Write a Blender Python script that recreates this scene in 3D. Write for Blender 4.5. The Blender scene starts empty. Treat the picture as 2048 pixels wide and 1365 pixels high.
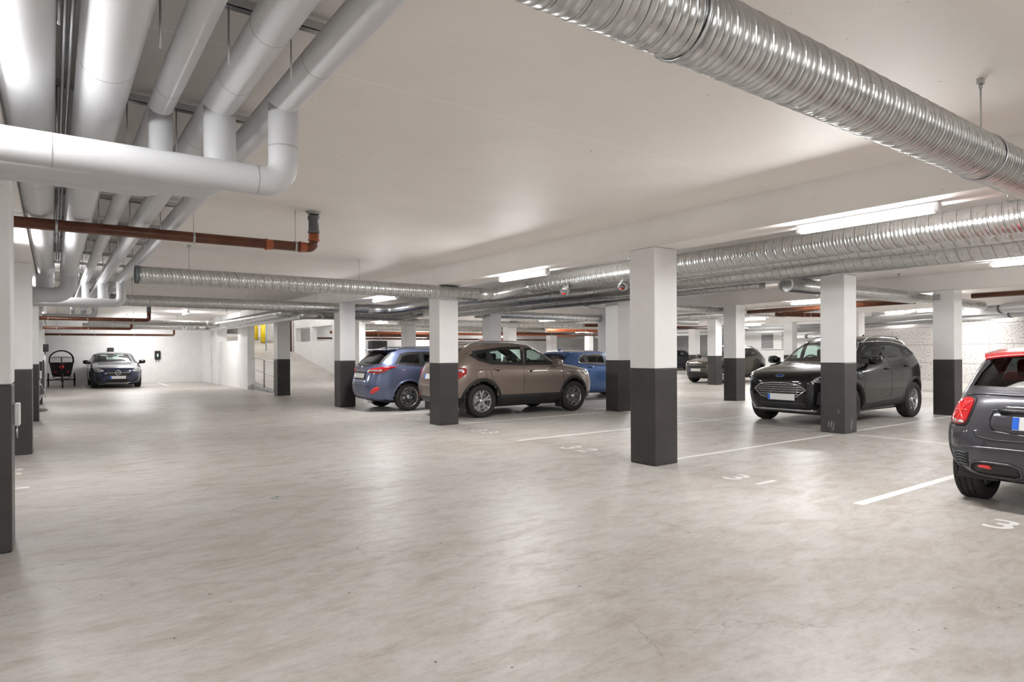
import bpy, bmesh, math, random
from mathutils import Vector, Matrix, geometry
from mathutils.bvhtree import BVHTree
random.seed(4)
S = bpy.context.scene
C = S.collection
PI = math.pi

# ------------------------------------------------------------------ camera, world, exposure
F_PX = 1275.2
UX, UY = 0.5842443671589362, 0.8115777962974678      # viewing direction on the floor plan
cam_d = bpy.data.cameras.new('camera')
cam_d.sensor_width = 36.0
cam_d.lens = F_PX / 2048 * 36.0
cam_d.shift_y = 21.1 / 2048
cam_d.clip_start = 0.05
cam_d.clip_end = 300
cam = bpy.data.objects.new('camera', cam_d)
C.objects.link(cam)
yaw = -math.atan2(UX, UY)
cam.matrix_world = Matrix.Translation((0, 0, 1.36)) @ Matrix.Rotation(yaw, 4, 'Z') @ Matrix.Rotation(PI / 2, 4, 'X') @ Matrix.Rotation(-0.0047038, 4, 'Z')
S.camera = cam
w = bpy.data.worlds.new('world')
S.world = w
w.use_nodes = True
w.node_tree.nodes['Background'].inputs[0].default_value = (0.9, 0.95, 1.0, 1)
w.node_tree.nodes['Background'].inputs[1].default_value = 0.35
S.view_settings.view_transform = 'Standard'
S.view_settings.look = 'None'
S.view_settings.gamma = 1
S.view_settings.use_curve_mapping = False
S.view_settings.exposure = 0.02
LAMP_W = 58.0

# ------------------------------------------------------------------ materials
def mat(name, col=(0.8, 0.8, 0.8), rough=0.5, metal=0.0, spec=0.5, coat=0.0, emit=None, estr=0.0, trans=0.0, ior=1.45):
    m = bpy.data.materials.new(name)
    m.use_nodes = True
    b = m.node_tree.nodes['Principled BSDF']
    b.inputs['Base Color'].default_value = (*col, 1)
    b.inputs['Roughness'].default_value = rough
    b.inputs['Metallic'].default_value = metal
    b.inputs['Specular IOR Level'].default_value = spec
    b.inputs['Coat Weight'].default_value = coat
    b.inputs['Coat Roughness'].default_value = 0.04
    b.inputs['Transmission Weight'].default_value = trans
    b.inputs['IOR'].default_value = ior
    if emit:
        b.inputs['Emission Color'].default_value = (*emit, 1)
        b.inputs['Emission Strength'].default_value = estr
    return m

def nodes(m):
    return m.node_tree.nodes, m.node_tree.links, m.node_tree.nodes['Principled BSDF']

def noise(m, scale, detail=6, rough=0.6, coord='Object', stretch=None, dist=0.0):
    n, l, b = nodes(m)
    tc = n.new('ShaderNodeTexCoord')
    src = tc.outputs[coord]
    if stretch:
        mp = n.new('ShaderNodeMapping')
        mp.inputs['Scale'].default_value = stretch
        l.new(src, mp.inputs[0])
        src = mp.outputs[0]
    t = n.new('ShaderNodeTexNoise')
    t.inputs['Scale'].default_value = scale
    t.inputs['Detail'].default_value = detail
    t.inputs['Roughness'].default_value = rough
    t.inputs['Distortion'].default_value = dist
    l.new(src, t.inputs['Vector'])
    return t

def ramp(m, src, stops):
    n, l, b = nodes(m)
    r = n.new('ShaderNodeValToRGB')
    el = r.color_ramp.elements
    while len(el) < len(stops):
        el.new(0.5)
    for e, (p, c) in zip(el, stops):
        e.position = p
        e.color = (*c, 1) if len(c) == 3 else c
    l.new(src, r.inputs[0])
    return r

def mix(m, a, b_, fac, mode='MIX'):
    n, l, b = nodes(m)
    x = n.new('ShaderNodeMix')
    x.data_type = 'RGBA'
    x.blend_type = mode
    for sock, v in ((x.inputs[6], a), (x.inputs[7], b_)):
        if isinstance(v, tuple):
            sock.default_value = (*v, 1)
        else:
            l.new(v, sock)
    if isinstance(fac, float):
        x.inputs[0].default_value = fac
    else:
        l.new(fac, x.inputs[0])
    return x.outputs[2]

def mth(m, op, a, b_=None, c=None):
    n, l, b = nodes(m)
    x = n.new('ShaderNodeMath')
    x.operation = op
    for i, v in enumerate((a, b_, c)):
        if v is None:
            continue
        if isinstance(v, (int, float)):
            x.inputs[i].default_value = v
        else:
            l.new(v, x.inputs[i])
    return x.outputs[0]

def bump(m, src, strength, dist=0.01):
    n, l, b = nodes(m)
    x = n.new('ShaderNodeBump')
    x.inputs['Strength'].default_value = strength
    x.inputs['Distance'].default_value = dist
    l.new(src, x.inputs['Height'])
    l.new(x.outputs[0], b.inputs['Normal'])

def concrete_floor():
    m = mat('polished_concrete_floor', rough=0.4, spec=0.38)
    n, l, b = nodes(m)
    big = noise(m, 0.45, 5, 0.6, dist=0.6)
    mid = noise(m, 2.2, 8, 0.65, stretch=(1, 2.3, 1), dist=0.8)
    fine = noise(m, 38, 6, 0.7)
    swp = noise(m, 4.0, 8, 0.72, stretch=(0.9, 1.8, 1), dist=0.3)
    c1 = ramp(m, big.outputs[0], [(0.32, (0.41, 0.37, 0.325)), (0.5, (0.52, 0.49, 0.46)), (0.66, (0.60, 0.585, 0.57))])
    c2 = ramp(m, mid.outputs[0], [(0.38, (0.41, 0.365, 0.31)), (0.52, (0.53, 0.505, 0.475)), (0.66, (0.59, 0.575, 0.555))])
    c = mix(m, c1.outputs[0], c2.outputs[0], 0.5)
    c3 = ramp(m, swp.outputs[0], [(0.33, (0.74, 0.72, 0.70)), (0.5, (0.97, .97, .97)), (0.66, (1.0, 1.0, 1.0))])
    c = mix(m, c, c3.outputs[0], 0.55, 'MULTIPLY')
    c4 = ramp(m, fine.outputs[0], [(0.3, (0.86, 0.86, 0.86)), (0.55, (1, 1, 1))])
    c = mix(m, c, c4.outputs[0], 0.6, 'MULTIPLY')
    fs = noise(m, 13, 9, 0.8, stretch=(0.7, 1.5, 1))
    c5 = ramp(m, fs.outputs[0], [(0.34, (0.80, 0.785, 0.77)), (0.50, (0.98, 0.98, 0.98)), (0.60, (1.05, 1.05, 1.05))])
    c = mix(m, c, c5.outputs[0], 0.8, 'MULTIPLY')
    # tyre scuffs: fine dark curved streaks
    scf = noise(m, 0.9, 2, 0.4, dist=1.2)
    band = ramp(m, scf.outputs[0], [(0.480, (1, 1, 1)), (0.497, (0.62, 0.60, 0.58)), (0.503, (0.62, 0.6, 0.58)), (0.520, (1, 1, 1))])
    msk = noise(m, 0.8, 2, 0.5)
    mk = ramp(m, msk.outputs[0], [(0.52, (0, 0, 0)), (0.62, (1, 1, 1))])
    fac = mth(m, 'MULTIPLY', mk.outputs[0], 0.22)
    c = mix(m, c, mix(m, c, band.outputs[0], 1.0, 'MULTIPLY'), fac)
    # small dark specks and hairline cracks
    v = n.new('ShaderNodeTexVoronoi')
    v.feature = 'DISTANCE_TO_EDGE'
    v.inputs['Scale'].default_value = 0.42
    tc = n.new('ShaderNodeTexCoord')
    dn = noise(m, 3.0, 4, 0.6)
    ad = n.new('ShaderNodeMixRGB')
    ad.blend_type = 'LINEAR_LIGHT'
    ad.inputs[0].default_value = 0.25
    l.new(tc.outputs['Object'], ad.inputs[1])
    l.new(dn.outputs['Color'], ad.inputs[2])
    l.new(ad.outputs[0], v.inputs['Vector'])
    cr = ramp(m, v.outputs['Distance'], [(0.0, (0.45, 0.42, 0.40)), (0.0035, (1, 1, 1))])
    c = mix(m, c, mix(m, c, cr.outputs[0], 1.0, 'MULTIPLY'), mth(m, 'MULTIPLY', mk.outputs[0], 0.5))
    sp = noise(m, 16, 2, 0.5)
    s2 = ramp(m, sp.outputs[0], [(0.235, (0.35, 0.32, 0.30)), (0.26, (1, 1, 1))])
    c = mix(m, c, s2.outputs[0], 1.0, 'MULTIPLY')
    l.new(c, b.inputs['Base Color'])
    r = ramp(m, mid.outputs[0], [(0.3, (0.50, 0.50, 0.50)), (0.55, (0.40, 0.40, 0.40)), (0.75, (0.52, 0.52, 0.52))])
    l.new(r.outputs[0], b.inputs['Roughness'])
    bump(m, fine.outputs[0], 0.10, 0.003)
    return m

def painted(name, col, rough, scale=3.0, amount=0.06, speck=True):
    m = mat(name, col, rough)
    n, l, b = nodes(m)
    t = noise(m, scale, 6, 0.6)
    lo = tuple(x * (1 - amount) for x in col)
    r = ramp(m, t.outputs[0], [(0.35, lo), (0.65, col)])
    c = r.outputs[0]
    if speck:
        s = noise(m, 22, 2, 0.5)
        s2 = ramp(m, s.outputs[0], [(0.22, tuple(x * 0.55 for x in (1, 1, 1))), (0.25, (1, 1, 1))])
        c = mix(m, c, s2.outputs[0], 0.7, 'MULTIPLY')
    l.new(c, b.inputs['Base Color'])
    f = noise(m, 60, 4, 0.6)
    bump(m, f.outputs[0], 0.05, 0.004)
    return m

def ceiling_mat():
    m = painted('ceiling_paint', (0.90, 0.86, 0.82), 0.6, 1.2, 0.05)
    n, l, b = nodes(m)
    col = b.inputs['Base Color'].links[0].from_socket
    tc = n.new('ShaderNodeTexCoord')
    sp = n.new('ShaderNodeSeparateXYZ')
    l.new(tc.outputs['Object'], sp.inputs[0])
    y = mth(m, 'SUBTRACT', sp.outputs[1], 3.49)
    y = mth(m, 'ABSOLUTE', mth(m, 'SUBTRACT', mth(m, 'MODULO', mth(m, 'ADD', y, 240.0), 2.4), 1.2))
    line = mth(m, 'GREATER_THAN', y, 1.1945)
    c = mix(m, col, (0.95, 0.92, 0.88), line)
    l.new(c, b.inputs['Base Color'])
    return m

def galvanised():
    m = mat('galvanised_steel', (0.6, 0.61, 0.6), 0.3, 1.0)
    n, l, b = nodes(m)
    t = noise(m, 2.2, 3, 0.5)
    v = n.new('ShaderNodeTexVoronoi')
    v.inputs['Scale'].default_value = 30
    tc = n.new('ShaderNodeTexCoord')
    l.new(tc.outputs['Object'], v.inputs['Vector'])
    r2 = ramp(m, v.outputs['Color'], [(0.0, (0.50, 0.51, 0.50)), (1.0, (0.62, 0.625, 0.62))])
    # helical lock seam: uv.x counts turns along the duct, uv.y the angle
    sp = n.new('ShaderNodeSeparateXYZ')
    l.new(tc.outputs['UV'], sp.inputs[0])
    ph = mth(m, 'FRACT', mth(m, 'SUBTRACT', sp.outputs[0], sp.outputs[1]))
    h = ramp(m, ph, [(0.0, (1, 1, 1)), (0.05, (1, 1, 1)), (0.10, (0, 0, 0)), (0.34, (0, 0, 0)), (0.37, (.35, .35, .35)), (0.40, (0, 0, 0)), (0.66, (0, 0, 0)), (0.69, (.35, .35, .35)), (0.72, (0, 0, 0)), (0.96, (0, 0, 0)), (1.0, (1, 1, 1))])
    gap = ramp(m, ph, [(0.0, (1, 1, 1)), (0.085, (1, 1, 1)), (0.095, (0.32, 0.32, 0.31)), (0.115, (0.32, 0.32, 0.31)), (0.125, (1, 1, 1))])
    c = mix(m, r2.outputs[0], gap.outputs[0], 1.0, 'MULTIPLY')
    l.new(c, b.inputs['Base Color'])
    r = ramp(m, t.outputs[0], [(0.3, (0.24, 0.24, 0.24)), (0.7, (0.34, 0.34, 0.34))])
    l.new(r.outputs[0], b.inputs['Roughness'])
    bump(m, h.outputs[0], 0.55, 0.004)
    return m

def speckled_wall():
    m = mat('wood_wool_panel', (0.8, 0.78, 0.75), 0.85)
    n, l, b = nodes(m)
    t = noise(m, 17, 6, 0.8)
    r = ramp(m, t.outputs[0], [(0.40, (0.33, 0.29, 0.27)), (0.47, (0.64, 0.61, 0.58)), (0.54, (0.78, 0.76, 0.74))])
    c = r.outputs[0]
    tc = n.new('ShaderNodeTexCoord')
    sp = n.new('ShaderNodeSeparateXYZ')
    l.new(tc.outputs['Object'], sp.inputs[0])
    z = mth(m, 'ABSOLUTE', mth(m, 'SUBTRACT', mth(m, 'MODULO', mth(m, 'ADD', sp.outputs[2], 0.28), 0.6), 0.3))
    jz = mth(m, 'GREATER_THAN', z, 0.2925)
    y = mth(m, 'ABSOLUTE', mth(m, 'SUBTRACT', mth(m, 'MODULO', mth(m, 'ADD', sp.outputs[0], 51.3), 2.4), 1.2))
    jy = mth(m, 'GREATER_THAN', y, 1.19)
    j = mth(m, 'MAXIMUM', jz, jy)
    low = mth(m, 'LESS_THAN', sp.outputs[2], 0.32)
    j = mth(m, 'MULTIPLY', j, mth(m, 'SUBTRACT', 1.0, low))
    c = mix(m, c, (0.25, 0.23, 0.21), j)
    c = mix(m, c, (0.80, 0.78, 0.75), low)
    l.new(c, b.inputs['Base Color'])
    bump(m, t.outputs[0], 0.3, 0.01)
    return m

def carpaint(name, col, metal=0.55, flake=0.0, rough=0.32):
    m = mat(name, col, rough, metal, coat=1.0)
    n, l, b = nodes(m)
    t = noise(m, 300, 2, 0.5)
    r = ramp(m, t.outputs[0], [(0.4, tuple(x * 0.9 for x in col)), (0.7, tuple(min(1, x * 1.12) for x in col))])
    l.new(r.outputs[0], b.inputs['Base Color'])
    return m

def window_glass(name, tint, alpha):
    # thin tinted pane: glossy reflection over a tinted see-through layer
    m = bpy.data.materials.new(name)
    m.use_nodes = True
    n, l = m.node_tree.nodes, m.node_tree.links
    n.clear()
    o = n.new('ShaderNodeOutputMaterial')
    tr = n.new('ShaderNodeBsdfTransparent')
    tr.inputs[0].default_value = (*tint, 1)
    gl = n.new('ShaderNodeBsdfGlossy')
    gl.inputs['Roughness'].default_value = 0.02
    gl.inputs[0].default_value = (1, 1, 1, 1)
    fr = n.new('ShaderNodeFresnel')
    # same reflectance from both sides of the thin pane
    ge = n.new('ShaderNodeNewGeometry')
    ma = n.new('ShaderNodeMath')
    ma.operation = 'MULTIPLY_ADD'
    ma.inputs[1].default_value = 1 / 1.5 - 1.5
    ma.inputs[2].default_value = 1.5
    l.new(ge.outputs['Backfacing'], ma.inputs[0])
    l.new(ma.outputs[0], fr.inputs[0])
    mx = n.new('ShaderNodeMixShader')
    l.new(fr.outputs[0], mx.inputs[0])
    l.new(tr.outputs[0], mx.inputs[1])
    l.new(gl.outputs[0], mx.inputs[2])
    l.new(mx.outputs[0], o.inputs[0])
    return m

M = dict(
    floor=concrete_floor(),
    ceil=ceiling_mat(),
    wall=painted('white_wall_paint', (0.85, 0.84, 0.83), 0.6),
    pillar=painted('pillar_white_paint', (0.84, 0.833, 0.828), 0.45, 2.0, 0.04),
    black=painted('pillar_charcoal_paint', (0.052, 0.048, 0.048), 0.36, 3.0, 0.25, False),
    raw=painted('raw_concrete', (0.42, 0.42, 0.41), 0.8, 1.5, 0.25),
    beam=painted('beam_paint', (0.88, 0.85, 0.82), 0.6, 1.2, 0.05),
    bare=painted('pale_concrete', (0.74, 0.735, 0.73), 0.8, 0.8, 0.2),
    panel=speckled_wall(),
    galv=galvanised(),
    white=mat('insulation_jacket', (0.60, 0.605, 0.62), 0.42, 0.0),
    brown=painted('brown_pvc', (0.125, 0.040, 0.018), 0.28, 8, 0.3, False),
    orange=painted('orange_pvc', (0.34, 0.085, 0.03), 0.3, 8, 0.2, False),
    grey_pvc=mat('grey_pvc', (0.11, 0.12, 0.13), 0.4),
    grey_pipe=mat('grey_pipe', (0.42, 0.42, 0.42), 0.35),
    steel=mat('zinc_steel', (0.5, 0.51, 0.52), 0.35, 1.0),
    line=painted('road_paint', (0.87, 0.86, 0.83), 0.5, 14, 0.12, False),
    tube=mat('lit_tube', (1, 1, 1), 0.5, emit=(0.96, 0.985, 1.0), estr=14.0),
    lampbody=mat('lamp_housing', (0.75, 0.75, 0.75), 0.45),
    yellow=mat('yellow_bollard_paint', (0.85, 0.60, 0.02), 0.4),
    blackpl=mat('black_plastic', (0.018, 0.018, 0.019), 0.45),
    dark=mat('dark_fabric', (0.02, 0.02, 0.022), 0.8),
    rubber=mat('tyre_rubber', (0.022, 0.021, 0.020), 0.75),
    chrome=mat('chrome', (0.80, 0.80, 0.81), 0.10, 1.0),
    alloy=mat('alloy_rim', (0.58, 0.59, 0.60), 0.25, 1.0),
    alloy_dark=mat('dark_alloy', (0.06, 0.06, 0.065), 0.35, 0.7),
    glass=window_glass('window_glass', (0.80, 0.95, 0.90), 0.5),
    dglass=window_glass('privacy_glass', (0.07, 0.08, 0.08), 0.5),
    red=mat('red_lens', (0.42, 0.006, 0.010), 0.12, coat=1.0),
    redlit=mat('bright_red_lens', (0.75, 0.03, 0.03), 0.15, coat=1.0),
    clear=mat('lamp_lens', (0.62, 0.64, 0.68), 0.12, 0.75, coat=1.0),
    plate=mat('plate_white', (0.72, 0.72, 0.71), 0.4),
    blue=mat('plate_blue', (0.02, 0.13, 0.62), 0.4),
    seat=mat('seat_fabric', (0.03, 0.03, 0.033), 0.8),
    liner=mat('headliner', (0.35, 0.34, 0.33), 0.9),
    redfab=mat('red_reflector', (0.6, 0.03, 0.03), 0.4),
    green=mat('green_glow', (0.3, 0.9, 0.6), 0.4, emit=(0.5, 1.0, 0.75), estr=2.0),
    sign=mat('white_sign', (0.85, 0.85, 0.85), 0.5),
)

# ------------------------------------------------------------------ object helpers
def link(name, bm, m, parent=None, smooth=False, kind=None):
    me = bpy.data.meshes.new(name)
    bm.to_mesh(me)
    bm.free()
    for x in (m if isinstance(m, (list, tuple)) else [m]):
        me.materials.append(x)
    if smooth:
        for p in me.polygons:
            p.use_smooth = True
    o = bpy.data.objects.new(name, me)
    C.objects.link(o)
    if parent is not None:
        o.parent = parent
    if kind:
        o['kind'] = kind
    return o

def tag(o, label, cat, group=None):
    o['label'] = label
    o['category'] = cat
    if group:
        o['group'] = group
    return o

def empty(name, loc, label, cat, group=None, rz=0.0):
    o = bpy.data.objects.new(name, None)
    C.objects.link(o)
    o.empty_display_size = 0.1
    o.location = loc
    o.rotation_euler = (0, 0, rz)
    return tag(o, label, cat, group)

def box(bm, x0, x1, y0, y1, z0, z1, bev=0.0, mi=0):
    v = [bm.verts.new(p) for p in ((x0, y0, z0), (x1, y0, z0), (x1, y1, z0), (x0, y1, z0), (x0, y0, z1), (x1, y0, z1), (x1, y1, z1), (x0, y1, z1))]
    fs = [bm.faces.new([v[i] for i in q]) for q in ((3, 2, 1, 0), (4, 5, 6, 7), (0, 1, 5, 4), (1, 2, 6, 5), (2, 3, 7, 6), (3, 0, 4, 7))]
    for f_ in fs:
        f_.material_index = mi
    if bev:
        es = list({e for f_ in fs for e in f_.edges})
        bmesh.ops.bevel(bm, geom=es, offset=bev, segments=2, affect='EDGES', profile=0.5)

def bx(x0, x1, y0, y1, z0, z1, bev=0.0):
    bm = bmesh.new()
    box(bm, x0, x1, y0, y1, z0, z1, bev)
    return bm

def frame_of(d):
    d = Vector(d).normalized()
    a = Vector((0, 0, 1)) if abs(d.z) < 0.9 else Vector((1, 0, 0))
    e1 = d.cross(a).normalized()
    return d, e1, d.cross(e1).normalized()

def tube(bm, pts, r, seg=16, caps=True, mi=0, radii=None):
    pts = [Vector(p) for p in pts]
    rings = []
    prev = None
    for i, p in enumerate(pts):
        if i == 0:
            d = pts[1] - pts[0]
        elif i == len(pts) - 1:
            d = pts[-1] - pts[-2]
        else:
            d = (pts[i + 1] - p).normalized() + (p - pts[i - 1]).normalized()
        d = d.normalized()
        if prev is None:
            _, e1, e2 = frame_of(d)
        else:
            e1 = (prev - d * prev.dot(d)).normalized()
            e2 = d.cross(e1).normalized()
        prev = e1
        rr = radii[i] if radii else r
        rings.append([bm.verts.new(p + (e1 * math.cos(2 * PI * k / seg) + e2 * math.sin(2 * PI * k / seg)) * rr) for k in range(seg)])
    for a, b in zip(rings, rings[1:]):
        for k in range(seg):
            f_ = bm.faces.new((a[k], a[(k + 1) % seg], b[(k + 1) % seg], b[k]))
            f_.material_index = mi
            f_.smooth = True
    if caps:
        bm.faces.new(rings[0][::-1]).material_index = mi
        bm.faces.new(rings[-1]).material_index = mi
    return rings

def bend(pts, R, n=8):
    """round the corners of a polyline with radius R"""
    pts = [Vector(p) for p in pts]
    out = [pts[0]]
    for a, b, c in zip(pts, pts[1:], pts[2:]):
        u, v = (a - b).normalized(), (c - b).normalized()
        ang = u.angle(v)
        t = R / math.tan(ang / 2)
        p0, p1 = b + u * t, b + v * t
        cen = b + (u + v).normalized() * (R / math.sin(ang / 2))
        r0, r1 = p0 - cen, p1 - cen
        tot = r0.angle(r1)
        ax = r0.cross(r1).normalized()
        for i in range(n + 1):
            out.append(cen + Matrix.Rotation(tot * i / n, 3, ax) @ r0)
    out.append(pts[-1])
    return out

def spiral(bm, a, b, r, pitch=0.125, seg=32, per=8, phase=0.0, endcap=True, ribs=False):
    """spiral-seamed duct; ribs=True also raises the lock seam as real relief"""
    a, b = Vector(a), Vector(b)
    d, e1, e2 = frame_of(b - a)
    L = (b - a).length
    uvl = bm.loops.layers.uv.verify()
    if ribs:
        fr = [(0.0, .0028), (.03, .0028), (.05, .0028), (.075, .002), (.09, 0), (.12, 0), (.34, 0), (.355, .0008), (.37, .0015), (.385, .0008), (.40, 0), (.66, 0), (.675, .0008), (.69, .0015), (.705, .0008), (.72, 0), (.93, 0), (.955, 0), (.975, .002)]
    else:
        fr = [(0.0, 0), (.5, 0)]
    T = L / pitch
    vals = []
    k = -2
    while k < T + 1:
        vals += [(k + f, h) for f, h in fr]
        k += 1
    if not ribs:
        vals = [(0.0, 0), (T * .5, 0), (T, 0)]
    prev = None
    for tv, h in vals:
        ring = []
        for q in range(seg + 1):
            th = 2 * PI * q / seg
            u = tv + (q / seg if ribs else 0.0)
            u2 = min(max(u, 0), T)
            rr = r + (h if 0 < u < T else 0.0)
            vv = bm.verts.new(a + d * (u2 * pitch) + (e1 * math.cos(th) + e2 * math.sin(th)) * rr)
            ring.append((vv, (u2, q / seg)))
        if prev:
            for q in range(seg):
                quad = (prev[q], prev[q + 1], ring[q + 1], ring[q])
                f_ = bm.faces.new([v for v, _ in quad])
                f_.smooth = True
                for lp, (_, uv) in zip(f_.loops, quad):
                    lp[uvl].uv = uv
        prev = ring
    if endcap:
        for cen in (a, b):
            c_ = [bm.verts.new(cen + (e1 * math.cos(2 * PI * k / seg) + e2 * math.sin(2 * PI * k / seg)) * r) for k in range(seg)]
            f_ = bm.faces.new(c_)
            for lp in f_.loops:
                lp[uvl].uv = (.25, 0)

def lathe(bm, prof, seg=48, axis='Y', cen=(0, 0, 0), mi=0, smooth=True):
    """prof: list of (radius, offset along axis)"""
    cen = Vector(cen)
    rings = []
    for r, o in prof:
        ring = []
        for k in range(seg):
            c_, s_ = math.cos(2 * PI * k / seg) * r, math.sin(2 * PI * k / seg) * r
            p = {'Y': (c_, o, s_), 'X': (o, c_, s_), 'Z': (c_, s_, o)}[axis]
            ring.append(bm.verts.new(cen + Vector(p)))
        rings.append(ring)
    for a, b in zip(rings, rings[1:]):
        for k in range(seg):
            f_ = bm.faces.new((a[k], a[(k + 1) % seg], b[(k + 1) % seg], b[k]))
            f_.smooth = smooth
            f_.material_index = mi
    return rings

def copy_tree(o, parent=None):
    c = o.copy()
    C.objects.link(c)
    if parent is not None:
        c.parent = parent
    for ch in list(o.children):
        copy_tree(ch, c)
    return c

def st(name, bm, m):
    return link(name, bm, m, kind='structure')

# ------------------------------------------------------------------ the room
CZ, BZ = 2.93, 2.59            # ceiling slab, beam soffit
YB = 33.6                      # end wall on the left
def slab(name, rects, z0, z1, m):
    bm = bmesh.new()
    for r in rects:
        box(bm, *r, z0, z1)
    return st(name, bm, m)
slab('floor', [(-6.2, 39, -7, 22.5), (-6.2, 6.35, 22.5, 50), (10.15, 39, 22.5, 50)], -0.3, 0.0, M['floor'])
slab('ceiling', [(-6.2, 39, -7, 26.6), (-6.2, 6.1, 26.6, 50), (10.45, 39, 26.6, 50)], CZ, CZ + 0.3, M['ceil'])
st('ceiling_ramp', bx(6.0, 10.6, 26.4, 50.5, 5.0, 5.2), M['ceil'])
st('wall_back', bx(-6.2, 6.1, YB, YB + 0.25, 0, 3.2), M['wall'])
st('wall_left', bx(-6.2, -5.9, -7, YB, 0, 3.2), M['wall'])
st('wall_near', bx(-6.2, 39, -7.2, -7.0, 0, 3.2), M['wall'])
st('wall_far', bx(14.0, 39, 36.5, 36.75, 0, 3.2), M['bare'])
st('wall_far_raw', bx(10.45, 14.0, 36.3, 36.75, 0, 3.2), M['raw'])
st('wall_right', bx(38.0, 38.25, 21, 36.5, 0, 3.2), M['bare'])
st('wall_corner', bx(29.5, 38.0, 21, 21.25, 0, 3.2), M['wall'])
st('wall_side', bx(29.5, 29.7, 17.0, 21.0, 0, 3.2), M['wall'])
bm = bmesh.new()               # diagonal connecting wall
def wall_seg(bm, x0, y0, x1, y1, z0, z1, t=0.2):
    d = Vector((x1 - x0, y1 - y0, 0)).normalized()
    n = Vector((d.y, -d.x, 0)) * t
    p = [Vector((x0, y0, 0)), Vector((x1, y1, 0)), Vector((x1, y1, 0)) + n, Vector((x0, y0, 0)) + n]
    lo = [bm.verts.new((q.x, q.y, z0)) for q in p]
    hi = [bm.verts.new((q.x, q.y, z1)) for q in p]
    bm.faces.new(lo[::-1]); bm.faces.new(hi)
    for i in range(4):
        bm.faces.new((lo[i], lo[(i + 1) % 4], hi[(i + 1) % 4], hi[i]))
wall_seg(bm, 26.55, 12.8, 29.5, 17.0, 0, 3.2)
st('wall_angled', bm, M['wall'])
# speckled panel wall: its local x axis runs along the wall
bm = bx(-24, 3.8, 0, 0.2, 0, 3.2)
o = st('wall_panelled', bm, M['panel'])
o.location = (24.3, 9.7, 0)
o.rotation_euler = (0, 0, math.atan2(UY, UX) )
o.matrix_world = Matrix.Translation((24.3, 9.7, 0)) @ Matrix.Rotation(math.atan2(UY, UX), 4, 'Z') @ Matrix.Scale(-1, 4, (0, 1, 0))

# ceiling beams above each row of pillars
ROWS = dict(P=-0.63, A=5.74, E=10.37, F=14.93, I=21.3, J=25.95)
beam_spans = dict(P=(-7, YB), A=(-7, 25.5), E=(-7, 36.5), F=(-7, 36.5), I=(4.5, 36.5), J=(11.8, 36.5))
for i, (k, x) in enumerate(ROWS.items()):
    y0, y1 = beam_spans[k]
    st('trim_%d' % (i + 1), bx(x, x + 0.42, y0, y1, BZ, CZ + 0.01), M['beam'])
st('trim_7', bx(1.2, 5.74, 0.42, 0.93, BZ, CZ + 0.01), M['beam'])

# ramp going up behind the low wall on the left
RZ = [(22.3, 0.0), (24, 0.06), (26, 0.20), (28, 0.42), (31, 0.93), (33.2, 1.33), (36, 1.80), (40, 2.3), (44, 2.6), (50, 2.7)]
bm = bmesh.new()
lo = []; hi = []
for y, z in RZ:
    lo.append((bm.verts.new((6.3, y, z)), bm.verts.new((10.2, y, z))))
    hi.append((bm.verts.new((6.3, y, -0.35)), bm.verts.new((10.2, y, -0.35))))
for i in range(len(RZ) - 1):
    bm.faces.new((lo[i][0], lo[i][1], lo[i + 1][1], lo[i + 1][0]))
    bm.faces.new((hi[i][0], lo[i][0], lo[i + 1][0], hi[i + 1][0]))
    bm.faces.new((hi[i][1], hi[i + 1][1], lo[i + 1][1], lo[i][1]))
o = st('floor_ramp', bm, M['floor'])
# kerb along its left edge
bm = bmesh.new()
for (y0, z0), (y1, z1) in zip([(22.4, 0.0), (24, .10), (26.1, .27)], [(24, .10), (26.1, .27), (29.7, .8)]):
    v = [bm.verts.new(q) for q in ((6.02, y0, 0), (6.3, y0, 0), (6.3, y0, z0 + .02), (6.02, y0, z0 + .02), (6.02, y1, 0), (6.3, y1, 0), (6.3, y1, z1 + .02), (6.02, y1, z1 + .02))]
    for q in ((0, 1, 2, 3), (7, 6, 5, 4), (0, 4, 5, 1), (3, 2, 6, 7), (0, 3, 7, 4), (1, 5, 6, 2)):
        bm.faces.new([v[i] for i in q])
st('trim_8', bm, M['raw'])
# left side wall of the ramp, with its low part and openings
bm = bmesh.new()
box(bm, 5.85, 6.1, 24.9, 26.4, 0, 3.0)
box(bm, 5.85, 6.1, 26.4, 29.7, 0, 1.84)
box(bm, 5.85, 6.1, 29.7, 32.0, 0, 1.75)
box(bm, 5.85, 6.1, 26.4, YB, 2.42, 3.0)
box(bm, 5.85, 6.1, 29.7, 31.0, 1.75, 2.42)
box(bm, 5.80, 6.1, 31.4, YB, 0, 3.0)
box(bm, 5.70, 6.1, 29.55, 29.95, 0, 3.0)
box(bm, 6.1, 6.3, YB - .1, 50.0, -0.3, 5.1)
box(bm, 6.1, 6.3, 26.4, YB, 2.8, 5.1)
st('wall_ramp_left', bm, M['wall'])
# right side wall of the ramp with two square openings
bm = bmesh.new()
X0, X1 = 10.2, 10.46
box(bm, X0, X1, 24.9, 50, 2.60, 5.1)
box(bm, X0, X1, 24.9, 28.0, -.3, 2.60)
box(bm, X0, X1, 28.0, 50, -.3, 1.90)
box(bm, X0, X1, 30.8, 31.05, 1.90, 2.60)
box(bm, X0, X1, 33.3, 50, 1.90, 2.60)
st('wall_ramp_right', bm, M['wall'])
st('wall_ramp_end', bx(6.1, 10.46, 50, 50.2, 0, 5.2), M['wall'])
st('wall_ramp_top', bx(6.1, 10.46, 26.35, 26.6, CZ, 5.2), M['wall'])

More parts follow.
